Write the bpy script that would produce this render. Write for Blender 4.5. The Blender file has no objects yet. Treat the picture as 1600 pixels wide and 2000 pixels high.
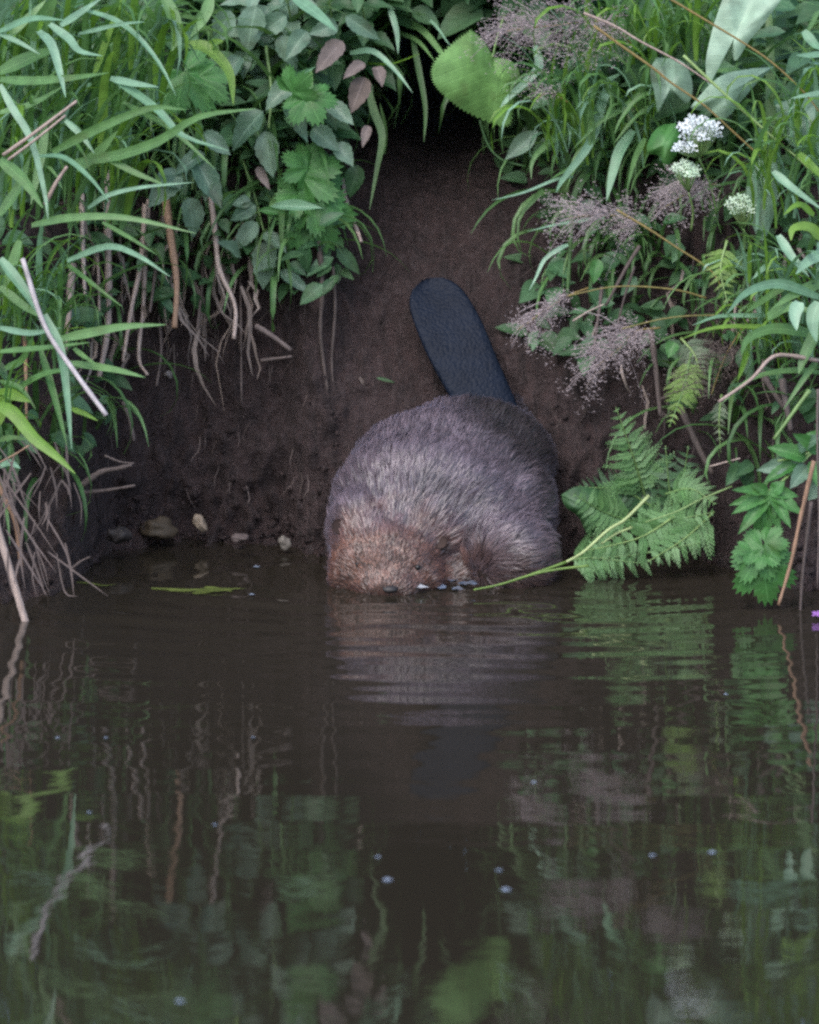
import bpy, bmesh, math, random
import numpy as np
from mathutils import Vector, Matrix, noise as mnoise
R = math.radians
rnd = random.Random(7)
rng = np.random.default_rng(7)
S = bpy.context.scene
COL = S.collection

# ------------------------------------------------------------------ camera, sky, sun, exposure
PITCH, DIST = R(10), 12.0
TGT = Vector((0, 0, 0.152))
FWD = Vector((0, math.cos(PITCH), -math.sin(PITCH)))
UP = Vector((0, math.sin(PITCH), math.cos(PITCH)))
CAM = TGT - FWD * DIST
cam_d = bpy.data.cameras.new('camera')
cam_d.sensor_fit = 'HORIZONTAL'; cam_d.sensor_width = 36; cam_d.lens = 36 * DIST / 1.6
cam_d.clip_start = 0.1; cam_d.clip_end = 600
cam_d.dof.use_dof = True; cam_d.dof.focus_distance = 12.1; cam_d.dof.aperture_fstop = 5.6
cam = bpy.data.objects.new('camera', cam_d)
cam.location = CAM; cam.rotation_euler = (R(90) - PITCH, 0, 0)
COL.objects.link(cam); S.camera = cam

SUN_EL, SUN_AZ = R(52), R(205)          # azimuth clockwise from +Y: behind the camera, to its left
w = bpy.data.worlds.new('World'); S.world = w; w.use_nodes = True
wn = w.node_tree
sky = wn.nodes.new('ShaderNodeTexSky'); sky.sky_type = 'NISHITA'; sky.sun_disc = False
sky.sun_elevation = SUN_EL; sky.sun_rotation = SUN_AZ
sky.air_density = 1.0; sky.dust_density = 2.0; sky.ozone_density = 1.5
wn.links.new(sky.outputs[0], wn.nodes['Background'].inputs[0])
wn.nodes['Background'].inputs[1].default_value = 0.14
sd = bpy.data.lights.new('sun', 'SUN'); sd.energy = 0.95; sd.angle = R(60); sd.color = (1.0, 0.975, 0.95)
sun = bpy.data.objects.new('sun', sd); COL.objects.link(sun)
sdir = Vector((math.sin(SUN_AZ) * math.cos(SUN_EL), math.cos(SUN_AZ) * math.cos(SUN_EL), math.sin(SUN_EL)))
sun.rotation_euler = sdir.to_track_quat('Z', 'Y').to_euler()
sun.location = (0, -6, 8)
S.view_settings.view_transform = 'Standard'; S.view_settings.look = 'None'
S.view_settings.exposure = 1.08; S.view_settings.gamma = 1.0
S.render.engine = 'CYCLES'
S.cycles.use_denoising = False
S.cycles.pixel_filter_type = 'BLACKMAN_HARRIS'; S.cycles.filter_width = 2.6
S.cycles.max_bounces = 8; S.cycles.transparent_max_bounces = 4

# ------------------------------------------------------------------ helpers
def ray(px, py):
    u = (px - 800) / 1600 * 1.6 / DIST; v = (1000 - py) / 1600 * 1.6 / DIST
    return FWD + Vector((1, 0, 0)) * u + UP * v
def W(px, py, Y):                       # the point seen at photo pixel (px, py) standing at depth Y
    d = ray(px, py); return CAM + d * ((Y - CAM.y) / d.y)
def Wz(px, py, z=0.0):                  # the same on a level plane
    d = ray(px, py); return CAM + d * ((z - CAM.z) / d.z)

def tag(o, label, cat, group=None):
    o['label'] = label; o['category'] = cat
    if group: o['group'] = group
    return o
def thing(name, label, cat, loc, group=None):
    o = bpy.data.objects.new(name, None); o.empty_display_size = 0.05
    o.location = loc; COL.objects.link(o); tag(o, label, cat, group); return o
def mesh(name, v, f, mat, uv=None, tone=None, smooth=True):
    m = bpy.data.meshes.new(name)
    m.from_pydata([tuple(p) for p in v], [], f); m.materials.append(mat)
    if smooth: m.polygons.foreach_set('use_smooth', [True] * len(m.polygons))
    if uv is not None:
        l = m.uv_layers.new(name='UVMap')
        vi = np.empty(len(m.loops), dtype=np.int32); m.loops.foreach_get('vertex_index', vi)
        l.data.foreach_set('uv', np.asarray(uv, dtype=np.float32)[vi].ravel())
    if tone is not None:
        a = m.attributes.new('tone', 'FLOAT', 'POINT'); a.data.foreach_set('value', np.asarray(tone, dtype=np.float32))
    m.update(); return m
def npmesh(name, V, F, mat, uv=None, tone=None, smooth=True, col=None):   # numpy verts and a constant-size face array
    m = bpy.data.meshes.new(name); k = F.shape[1]
    m.vertices.add(len(V)); m.vertices.foreach_set('co', np.ascontiguousarray(V, dtype=np.float32).ravel())
    m.loops.add(F.size); m.loops.foreach_set('vertex_index', np.ascontiguousarray(F, dtype=np.int32).ravel())
    m.polygons.add(len(F)); m.polygons.foreach_set('loop_start', np.arange(0, F.size, k, dtype=np.int32))
    m.materials.append(mat)
    m.update(calc_edges=True)
    if smooth: m.polygons.foreach_set('use_smooth', np.ones(len(F), dtype=bool))
    if uv is not None:
        l = m.uv_layers.new(name='UVMap'); l.data.foreach_set('uv', np.asarray(uv, dtype=np.float32)[F.ravel()].ravel())
    if tone is not None:
        a = m.attributes.new('tone', 'FLOAT', 'POINT'); a.data.foreach_set('value', np.asarray(tone, dtype=np.float32))
    if col is not None:
        a = m.attributes.new('fur_col', 'FLOAT_COLOR', 'POINT'); a.data.foreach_set('color', np.asarray(col, dtype=np.float32).ravel())
    m.update(); return m
def obj(name, m, parent=None, M=None):
    o = bpy.data.objects.new(name, m); COL.objects.link(o)
    if M is None: M = Matrix.Identity(4)
    if parent is not None:
        o.parent = parent
        M = Matrix.Translation(-parent.location) @ M if parent.parent is None else M
    o.matrix_basis = M
    return o

# ---- shape builders: each returns verts, faces, uv
def catmull(P, n):
    P = [Vector(p) for p in P]
    if len(P) == 2: return [P[0].lerp(P[1], i / n) for i in range(n + 1)]
    Q = [P[0] * 2 - P[1]] + P + [P[-1] * 2 - P[-2]]; out = []
    L = len(P) - 1
    for i in range(n + 1):
        t = i / n * L; k = min(int(t), L - 1); t -= k
        a, b, c, d = Q[k:k + 4]
        out.append(0.5 * ((2 * b) + (c - a) * t + (2 * a - 5 * b + 4 * c - d) * t * t + (3 * b - a - 3 * c + d) * t ** 3))
    return out
def ribbon(P, width, n=12, normal=(0.1, -1, 0.5), fold=0.25, prof=None, twist=0.0):
    C = catmull(P, n); v, uv = [], []
    N = Vector(normal).normalized()
    for i, c in enumerate(C):
        t = (C[min(i + 1, n)] - C[max(i - 1, 0)]).normalized()
        nn = (N - t * N.dot(t)); nn = nn.normalized() if nn.length > 1e-4 else Vector((0, -1, 0))
        if twist: nn = Matrix.Rotation(twist * i / n, 3, t) @ nn
        s = t.cross(nn); u = i / n
        wd = width * 0.5 * (prof(u) if prof else max(0.06, min(1, 0.55 + 2.2 * u) * (1 - u ** 2.2) ** 0.8))
        v += [c - s * wd + nn * fold * wd, c, c + s * wd + nn * fold * wd]; uv += [(u, 0), (u, .5), (u, 1)]
    f = []
    for i in range(n):
        a = 3 * i
        f += [(a, a + 3, a + 4, a + 1), (a + 1, a + 4, a + 5, a + 2)]
    return v, f, uv
def tube(P, r0, r1=None, n=10, k=6, knots=0.0, seed=0):
    C = catmull(P, n); r1 = r0 if r1 is None else r1; v, uv, f = [], [], []
    q = random.Random(seed)
    for i, c in enumerate(C):
        t = (C[min(i + 1, n)] - C[max(i - 1, 0)]).normalized()
        a = t.cross(Vector((0.3, -1, 0.2))).normalized(); b = t.cross(a)
        r = (r0 + (r1 - r0) * i / n) * (1 + knots * q.uniform(-1, 1))
        for j in range(k):
            g = 2 * math.pi * j / k; v.append(c + (a * math.cos(g) + b * math.sin(g)) * r); uv.append((i / n, j / k))
    for i in range(n):
        for j in range(k):
            f.append((i * k + j, i * k + (j + 1) % k, (i + 1) * k + (j + 1) % k, (i + 1) * k + j))
    f.append(tuple(range(k))[::-1]); f.append(tuple(range(n * k, n * k + k)))
    return v, f, uv
def leaf_shape(prof, n=12, fold=0.22, curl=0.18, teeth=0.0, wave=0.03, seed=1, half=2):
    q = random.Random(seed); ph = q.uniform(0, 6); v, uv, f = [], [], []
    m = 2 * half + 1
    for i in range(n + 1):
        u = i / n; wd = max(prof(u), 0.004) * 0.5
        if teeth and i % 2: wd *= 1 - teeth
        for j in range(m):
            s = (j - half) / half
            edge = abs(s)
            z = fold * wd * edge ** 1.3 - curl * u * u + wave * math.sin(ph + u * 11 + s * 2) * edge * prof(u)
            x = u + (0.05 * (1 - edge) if False else -0.06 * edge * teeth * (1 if i % 2 else -1))
            v.append(Vector((x, s * wd, z))); uv.append((u, 0.5 + s * 0.5))
    for i in range(n):
        for j in range(m - 1):
            a = i * m + j; f.append((a, a + m, a + m + 1, a + 1))
    return v, f, uv
def ovate(w): return lambda u: w * math.sin(math.pi * min(1, u ** 0.72)) ** 0.85 if 0 < u < 1 else 0
def lance(w): return lambda u: w * math.sin(math.pi * u ** 0.85) ** 1.1 if 0 < u < 1 else 0
def polar_leaf(lobes=5, depth=0.45, teeth=0.07, nt=12, span=2.35, n=60, seed=3, curl=0.25, cup=0.15):
    # a palmate leaf: the stalk meets the blade at the origin, the middle lobe points along +X, unit length
    q = random.Random(seed); v, uv, f = [Vector((0, 0, 0))], [(0, .5)], []
    rings = 4
    for k in range(1, rings + 1):
        for i in range(n + 1):
            th = -span + 2 * span * i / n
            ph = th / span * lobes / 2 * math.pi
            lob = abs(math.cos(ph)) if lobes % 2 else abs(math.sin(ph))
            r = (1 - depth + depth * lob ** 0.8) * (1 - 0.38 * (abs(th) / span) ** 1.5)
            r *= 1 + teeth * (1 if i % 2 else -1)
            r *= (k / rings)
            z = cup * r * (0.5 - lob * 0.5) - curl * r * r + 0.03 * math.sin(th * 5 + seed)
            v.append(Vector((r * math.cos(th), r * math.sin(th), z))); uv.append((r, 0.5 + 0.5 * math.sin(ph) * 0.9))
    c = n + 1
    for i in range(n): f.append((0, 1 + i, 2 + i))
    for k in range(rings - 1):
        for i in range(n):
            a = 1 + k * c + i; f.append((a, a + c, a + c + 1, a + 1))
    return v, f, uv
def orient(base, tip, width=None, normal=(0, -1, 0.6), roll=0.0):
    X = tip - base; L = X.length; X.normalize()
    N = Vector(normal); Z = N - X * N.dot(X)
    Z = Z.normalized() if Z.length > 1e-4 else X.orthogonal().normalized()
    if roll: Z = Matrix.Rotation(roll, 3, X) @ Z
    Yv = Z.cross(X); wd = L if width is None else width
    M = Matrix.Identity(4)
    for i in range(3):
        M[i][0] = X[i] * L; M[i][1] = Yv[i] * wd; M[i][2] = Z[i] * min(L, wd * 1.5); M[i][3] = base[i]
    return M

# ------------------------------------------------------------------ materials
def newmat(name):
    m = bpy.data.materials.new(name); m.use_nodes = True
    nt = m.node_tree; nt.nodes.clear()
    return m, nt, nt.nodes, nt.links
def N_(ns, t, **kw):
    n = ns.new(t)
    for k, v in kw.items(): setattr(n, k, v)
    return n
def mathn(ns, ls, op, a, b=None, c=None):
    n = ns.new('ShaderNodeMath'); n.operation = op
    for i, x in enumerate((a, b, c)):
        if x is None: continue
        if isinstance(x, (int, float)): n.inputs[i].default_value = x
        else: ls.new(x, n.inputs[i])
    return n.outputs[0]
def mix(ns, ls, fac, a, b):
    n = ns.new('ShaderNodeMix'); n.data_type = 'RGBA'
    for sock, x in ((n.inputs[0], fac), (n.inputs[6], a), (n.inputs[7], b)):
        if isinstance(x, (int, float)): sock.default_value = x
        elif isinstance(x, tuple): sock.default_value = (*x, 1) if len(x) == 3 else x
        else: ls.new(x, sock)
    return n.outputs[2]
def leaf_mat(name, c1, c2, rough=0.42, trans=0.3, veins=8.0, vein_amt=0.35, blotch=(0.10, 0.07, 0.03), blotch_amt=0.25, spec=0.5):
    m, nt, ns, ls = newmat(name)
    out = N_(ns, 'ShaderNodeOutputMaterial'); p = N_(ns, 'ShaderNodeBsdfPrincipled'); tr = N_(ns, 'ShaderNodeBsdfTranslucent')
    oi = N_(ns, 'ShaderNodeObjectInfo'); at = N_(ns, 'ShaderNodeAttribute', attribute_name='tone')
    t = mathn(ns, ls, 'FRACT', mathn(ns, ls, 'ADD', oi.outputs['Random'], at.outputs['Fac']))
    uv = N_(ns, 'ShaderNodeUVMap'); sep = N_(ns, 'ShaderNodeSeparateXYZ'); ls.new(uv.outputs[0], sep.inputs[0])
    geo = N_(ns, 'ShaderNodeNewGeometry')
    nz = N_(ns, 'ShaderNodeTexNoise'); nz.inputs['Scale'].default_value = 45; nz.inputs['Detail'].default_value = 4
    ls.new(geo.outputs['Position'], nz.inputs['Vector'])
    base = mix(ns, ls, t, c1, c2)
    nfac = mathn(ns, ls, 'MULTIPLY', mathn(ns, ls, 'SUBTRACT', nz.outputs['Fac'], 0.5), 0.9)
    hs = N_(ns, 'ShaderNodeHueSaturation'); ls.new(base, hs.inputs['Color'])
    ls.new(mathn(ns, ls, 'ADD', nfac, 1.0), hs.inputs['Value'])
    vv = mathn(ns, ls, 'ABSOLUTE', mathn(ns, ls, 'SUBTRACT', sep.outputs[1], 0.5))
    mid = mathn(ns, ls, 'LESS_THAN', vv, 0.035)
    sv = mathn(ns, ls, 'SINE', mathn(ns, ls, 'MULTIPLY', mathn(ns, ls, 'SUBTRACT', sep.outputs[0], mathn(ns, ls, 'MULTIPLY', vv, 0.7)), veins * 6.283))
    svm = mathn(ns, ls, 'SMOOTH_MIN', mathn(ns, ls, 'MAXIMUM', mathn(ns, ls, 'SUBTRACT', sv, 0.88), 0.0), 1.0, 0.1)
    vmask = mathn(ns, ls, 'MINIMUM', mathn(ns, ls, 'ADD', mid, mathn(ns, ls, 'MULTIPLY', svm, 5.0)), 1.0)
    light = tuple(min(1, x * 1.7 + 0.03) for x in c2)
    c = mix(ns, ls, mathn(ns, ls, 'MULTIPLY', vmask, vein_amt), hs.outputs[0], light)
    nb = N_(ns, 'ShaderNodeTexNoise'); nb.inputs['Scale'].default_value = 14; nb.inputs['Detail'].default_value = 5
    ls.new(geo.outputs['Position'], nb.inputs['Vector'])
    rmp = N_(ns, 'ShaderNodeMapRange'); rmp.inputs[1].default_value = 0.58; rmp.inputs[2].default_value = 0.7
    ls.new(nb.outputs['Fac'], rmp.inputs[0])
    c = mix(ns, ls, mathn(ns, ls, 'MULTIPLY', rmp.outputs[0], blotch_amt), c, blotch)
    ls.new(c, p.inputs['Base Color']); p.inputs['Roughness'].default_value = rough; p.inputs['Specular IOR Level'].default_value = spec
    bp = N_(ns, 'ShaderNodeBump'); bp.inputs['Strength'].default_value = 0.5; bp.inputs['Distance'].default_value = 0.002
    ls.new(mathn(ns, ls, 'ADD', mathn(ns, ls, 'MULTIPLY', vmask, -0.6), nz.outputs['Fac']), bp.inputs['Height']); ls.new(bp.outputs[0], p.inputs['Normal'])
    tc = mix(ns, ls, 0.5, c, tuple(min(1, a * b) for a, b in zip(c2, (1.1, 1.25, 0.5))))
    ls.new(tc, tr.inputs['Color'])
    mx = N_(ns, 'ShaderNodeMixShader'); mx.inputs[0].default_value = trans
    ls.new(p.outputs[0], mx.inputs[1]); ls.new(tr.outputs[0], mx.inputs[2]); ls.new(mx.outputs[0], out.inputs[0])
    return m
def dry_mat(name, c1, c2, rough=0.75, streak=60):
    m, nt, ns, ls = newmat(name)
    out = N_(ns, 'ShaderNodeOutputMaterial'); p = N_(ns, 'ShaderNodeBsdfPrincipled')
    oi = N_(ns, 'ShaderNodeObjectInfo'); at = N_(ns, 'ShaderNodeAttribute', attribute_name='tone')
    t = mathn(ns, ls, 'FRACT', mathn(ns, ls, 'ADD', oi.outputs['Random'], at.outputs['Fac']))
    geo = N_(ns, 'ShaderNodeNewGeometry'); mp = N_(ns, 'ShaderNodeMapping'); mp.inputs['Scale'].default_value = (1, 1, 0.18)
    ls.new(geo.outputs['Position'], mp.inputs[0])
    nz = N_(ns, 'ShaderNodeTexNoise'); nz.inputs['Scale'].default_value = streak * 3; nz.inputs['Detail'].default_value = 4
    ls.new(mp.outputs[0], nz.inputs['Vector'])
    nb = N_(ns, 'ShaderNodeTexNoise'); nb.inputs['Scale'].default_value = 22; nb.inputs['Detail'].default_value = 3
    ls.new(geo.outputs['Position'], nb.inputs['Vector'])
    f = mathn(ns, ls, 'ADD', mathn(ns, ls, 'MULTIPLY', t, 0.5), mathn(ns, ls, 'MULTIPLY', nb.outputs['Fac'], 0.5))
    c = mix(ns, ls, f, c1, c2)
    hs = N_(ns, 'ShaderNodeHueSaturation'); ls.new(c, hs.inputs['Color'])
    ls.new(mathn(ns, ls, 'ADD', mathn(ns, ls, 'MULTIPLY', nz.outputs['Fac'], 1.1), 0.45), hs.inputs['Value'])
    ls.new(hs.outputs[0], p.inputs['Base Color']); p.inputs['Roughness'].default_value = rough
    bp = N_(ns, 'ShaderNodeBump'); bp.inputs['Strength'].default_value = 0.6; bp.inputs['Distance'].default_value = 0.002
    ls.new(nz.outputs['Fac'], bp.inputs['Height']); ls.new(bp.outputs[0], p.inputs['Normal'])
    ls.new(p.outputs[0], out.inputs[0]); return m

MG = leaf_mat('grass_green', (0.10, 0.23, 0.065), (0.20, 0.36, 0.14), rough=0.38, trans=0.38, veins=0, vein_amt=0.35, blotch_amt=0.35)
MGB = leaf_mat('grass_blue_green', (0.15, 0.30, 0.17), (0.26, 0.43, 0.29), rough=0.33, trans=0.22, veins=0, vein_amt=0.3, blotch_amt=0.05)
MGY = leaf_mat('grass_yellow_green', (0.14, 0.30, 0.03), (0.22, 0.38, 0.07), rough=0.4, trans=0.35, veins=0, vein_amt=0.3, blotch_amt=0.2)
MGD = leaf_mat('grass_dark', (0.055, 0.14, 0.04), (0.12, 0.22, 0.075), rough=0.45, trans=0.3, veins=0, vein_amt=0.25)
MLG = leaf_mat('leaf_grey_green', (0.10, 0.19, 0.12), (0.19, 0.29, 0.20), rough=0.4, trans=0.27, veins=6, vein_amt=0.4, blotch_amt=0.45)
MLB = leaf_mat('leaf_bright', (0.06, 0.20, 0.045), (0.11, 0.28, 0.08), rough=0.42, trans=0.32, veins=6, vein_amt=0.35, blotch_amt=0.3)
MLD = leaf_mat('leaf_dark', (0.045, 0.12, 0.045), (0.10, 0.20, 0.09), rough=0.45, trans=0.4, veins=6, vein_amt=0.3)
MLP = leaf_mat('leaf_pale', (0.22, 0.36, 0.23), (0.34, 0.47, 0.34), rough=0.5, trans=0.14, veins=8, vein_amt=0.12, blotch_amt=0.35)
MLK = leaf_mat('leaf_burdock', (0.17, 0.36, 0.10), (0.22, 0.42, 0.12), rough=0.5, trans=0.3, veins=8, vein_amt=0.12, blotch_amt=0.3)
MFN = leaf_mat('fern_green', (0.12, 0.26, 0.085), (0.20, 0.36, 0.15), rough=0.5, trans=0.3, veins=0, vein_amt=0.3, blotch_amt=0.1)
MFY = leaf_mat('fern_yellow', (0.15, 0.28, 0.04), (0.24, 0.36, 0.10), rough=0.5, trans=0.3, veins=0, vein_amt=0.3)
MDL = leaf_mat('dead_leaf', (0.13, 0.10, 0.085), (0.25, 0.20, 0.185), rough=0.7, trans=0.12, veins=6, vein_amt=0.25, spec=0.3)
MDS = dry_mat('dry_straw', (0.26, 0.185, 0.15), (0.52, 0.41, 0.36))
MDO = dry_mat('orange_straw', (0.22, 0.12, 0.07), (0.38, 0.24, 0.16))
MOL = dry_mat('olive_stalk', (0.15, 0.15, 0.04), (0.27, 0.17, 0.06), rough=0.6)
MPK = dry_mat('panicle_pink', (0.24, 0.19, 0.19), (0.45, 0.375, 0.385))
MRT = dry_mat('muddy_root', (0.07, 0.05, 0.042), (0.17, 0.13, 0.12))
MWS = dry_mat('bleached_reed', (0.30, 0.26, 0.25), (0.62, 0.58, 0.60), streak=30)
MST = leaf_mat('stem_green', (0.14, 0.25, 0.08), (0.26, 0.37, 0.13), rough=0.45, trans=0.05, veins=0, vein_amt=0)
MSP = leaf_mat('stem_pale', (0.34, 0.44, 0.16), (0.42, 0.50, 0.22), rough=0.45, trans=0.05, veins=0, vein_amt=0, blotch_amt=0.1)
MWH = leaf_mat('petal_white', (0.66, 0.72, 0.78), (0.80, 0.82, 0.84), rough=0.6, trans=0.2, veins=0, vein_amt=0, blotch_amt=0)
MWG = leaf_mat('petal_greenish', (0.50, 0.66, 0.48), (0.66, 0.76, 0.60), rough=0.6, trans=0.2, veins=0, vein_amt=0, blotch_amt=0)
MPU = leaf_mat('petal_purple', (0.40, 0.16, 0.55), (0.50, 0.25, 0.65), rough=0.6, trans=0.2, veins=0, vein_amt=0, blotch_amt=0)

def mud_mat():
    m, nt, ns, ls = newmat('bank_mud')
    out = N_(ns, 'ShaderNodeOutputMaterial'); p = N_(ns, 'ShaderNodeBsdfPrincipled')
    geo = N_(ns, 'ShaderNodeNewGeometry')
    def nz(scale, detail, rough=0.55, stretch=None):
        n = N_(ns, 'ShaderNodeTexNoise'); n.inputs['Scale'].default_value = scale; n.inputs['Detail'].default_value = detail; n.inputs['Roughness'].default_value = rough
        if stretch:
            mp = N_(ns, 'ShaderNodeMapping'); mp.inputs['Scale'].default_value = stretch
            ls.new(geo.outputs['Position'], mp.inputs[0]); ls.new(mp.outputs[0], n.inputs['Vector'])
        else: ls.new(geo.outputs['Position'], n.inputs['Vector'])
        return n.outputs['Fac']
    a, b, c = nz(6, 5), nz(70, 6, 0.7), nz(28, 4, 0.6, (2.2, 1, 0.5))
    col = mix(ns, ls, a, (0.034, 0.0195, 0.0188), (0.100, 0.065, 0.062))
    rr = N_(ns, 'ShaderNodeMapRange'); rr.inputs[1].default_value = 0.52; rr.inputs[2].default_value = 0.72; ls.new(b, rr.inputs[0])
    col = mix(ns, ls, mathn(ns, ls, 'MULTIPLY', rr.outputs[0], 0.5), col, (0.150, 0.112, 0.112))
    r2 = N_(ns, 'ShaderNodeMapRange'); r2.inputs[1].default_value = 0.35; r2.inputs[2].default_value = 0.6; ls.new(c, r2.inputs[0])
    col = mix(ns, ls, mathn(ns, ls, 'SUBTRACT', 0.55, mathn(ns, ls, 'MULTIPLY', r2.outputs[0], 0.55)), col, (0.016, 0.011, 0.0105))
    ls.new(col, p.inputs['Base Color'])
    rg = N_(ns, 'ShaderNodeMapRange'); rg.inputs[1].default_value = 0.3; rg.inputs[2].default_value = 0.7; rg.inputs[3].default_value = 0.38; rg.inputs[4].default_value = 0.75
    ls.new(b, rg.inputs[0])
    sz = N_(ns, 'ShaderNodeSeparateXYZ'); ls.new(geo.outputs['Position'], sz.inputs[0])
    wet = N_(ns, 'ShaderNodeMapRange'); wet.inputs[1].default_value = 0.015; wet.inputs[2].default_value = 0.09; wet.inputs[3].default_value = 0.45; wet.inputs[4].default_value = 1.0
    ls.new(mathn(ns, ls, 'ADD', sz.outputs[2], mathn(ns, ls, 'MULTIPLY', a, 0.06)), wet.inputs[0])
    ls.new(mathn(ns, ls, 'MULTIPLY', rg.outputs[0], wet.outputs[0]), p.inputs['Roughness'])
    bp = N_(ns, 'ShaderNodeBump'); bp.inputs['Strength'].default_value = 0.9; bp.inputs['Distance'].default_value = 0.024
    h = mathn(ns, ls, 'ADD', b, mathn(ns, ls, 'MULTIPLY', c, 0.8)); ls.new(h, bp.inputs['Height']); ls.new(bp.outputs[0], p.inputs['Normal'])
    ls.new(p.outputs[0], out.inputs[0]); return m
MMUD = mud_mat()
def water_mat():
    m, nt, ns, ls = newmat('river_water')
    out = N_(ns, 'ShaderNodeOutputMaterial'); p = N_(ns, 'ShaderNodeBsdfPrincipled')
    geo = N_(ns, 'ShaderNodeNewGeometry')
    p.inputs['Base Color'].default_value = (0.026, 0.0214, 0.0150, 1); p.inputs['Roughness'].default_value = 0.015; p.inputs['IOR'].default_value = 1.333
    hs = []
    for sc, st, amt in ((5, (1, 0.9, 1), 0.20), (19, (0.8, 1, 1), 0.26), (60, (0.7, 1, 1), 0.07)):
        mp = N_(ns, 'ShaderNodeMapping'); mp.inputs['Scale'].default_value = st; ls.new(geo.outputs['Position'], mp.inputs[0])
        n = N_(ns, 'ShaderNodeTexNoise'); n.inputs['Scale'].default_value = sc; n.inputs['Detail'].default_value = 1.0
        ls.new(mp.outputs[0], n.inputs['Vector']); hs.append(mathn(ns, ls, 'MULTIPLY', n.outputs['Fac'], amt))
    h = mathn(ns, ls, 'ADD', mathn(ns, ls, 'ADD', hs[0], hs[1]), hs[2])
    bp = N_(ns, 'ShaderNodeBump'); bp.inputs['Strength'].default_value = 1.0; bp.inputs['Distance'].default_value = 0.0009
    ls.new(h, bp.inputs['Height']); ls.new(bp.outputs[0], p.inputs['Normal'])
    ls.new(p.outputs[0], out.inputs[0]); return m
MWATER = water_mat()

# ------------------------------------------------------------------ the setting: bank and water
KEYS = [
 (-3.0, [(-.55,-.2),(-.38,0),(-.28,.2),(-.12,.4),(.08,.6),(.35,.76),(1.2,.9)]),
 (-.86, [(-.45,-.2),(-.22,0),(-.12,.15),(-.02,.35),(.13,.55),(.38,.73),(1.2,.9)]),
 (-.70, [(-.32,-.2),(-.05,0),(.06,.12),(.2,.32),(.36,.54),(.52,.75),(1.2,.9)]),
 (-.58, [(.15,-.2),(.46,0),(.50,.15),(.50,.36),(.55,.58),(.68,.8),(1.2,.92)]),
 (-.45, [(.2,-.2),(.53,0),(.55,.18),(.58,.38),(.61,.6),(.72,.8),(1.2,.92)]),
 (-.28, [(.05,-.2),(.50,0),(.55,.2),(.58,.4),(.61,.6),(.71,.8),(1.2,.92)]),
 (-.18, [(.0,-.2),(.36,0),(.43,.2),(.48,.4),(.53,.6),(.66,.8),(1.2,.92)]),
 (-.10, [(-.1,-.2),(.31,0),(.44,.2),(.55,.4),(.70,.6),(.98,.74),(1.6,.82)]),
 (.05, [(-.2,-.2),(.25,0),(.40,.2),(.51,.4),(.68,.6),(1.05,.72),(1.8,.80)]),
 (.22, [(-.2,-.2),(.27,0),(.40,.2),(.51,.4),(.67,.6),(1.0,.73),(1.7,.82)]),
 (.35, [(-.1,-.2),(.32,0),(.40,.2),(.48,.4),(.56,.6),(.7,.78),(1.2,.9)]),
 (.55, [(.0,-.2),(.36,0),(.41,.2),(.46,.4),(.51,.6),(.6,.78),(1.2,.9)]),
 (.66, [(-.2,-.2),(.17,0),(.24,.2),(.32,.4),(.41,.6),(.5,.78),(1.2,.9)]),
 (.78, [(-.3,-.2),(-.02,0),(.08,.2),(.2,.4),(.31,.6),(.45,.78),(1.2,.9)]),
 (3.0, [(-.35,-.2),(-.1,0),(.02,.2),(.16,.4),(.3,.6),(.45,.78),(1.2,.9)])]
def bank_profile(x):
    x = max(-3, min(3, x)); k = 0
    while k < len(KEYS) - 2 and x > KEYS[k + 1][0]: k += 1
    (xa, A), (xb, B) = KEYS[k], KEYS[k + 1]
    t = (x - xa) / (xb - xa); t = t * t * (3 - 2 * t)
    return [(a[0] + (b[0] - a[0]) * t, a[1] + (b[1] - a[1]) * t) for a, b in zip(A, B)]
def bank_Y(x, z):
    P = bank_profile(x)
    for a, b in zip(P, P[1:]):
        if a[1] <= z <= b[1]: return a[0] + (b[0] - a[0]) * (z - a[1]) / (b[1] - a[1])
    return P[0][0] if z < P[0][1] else P[-1][0]
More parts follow.
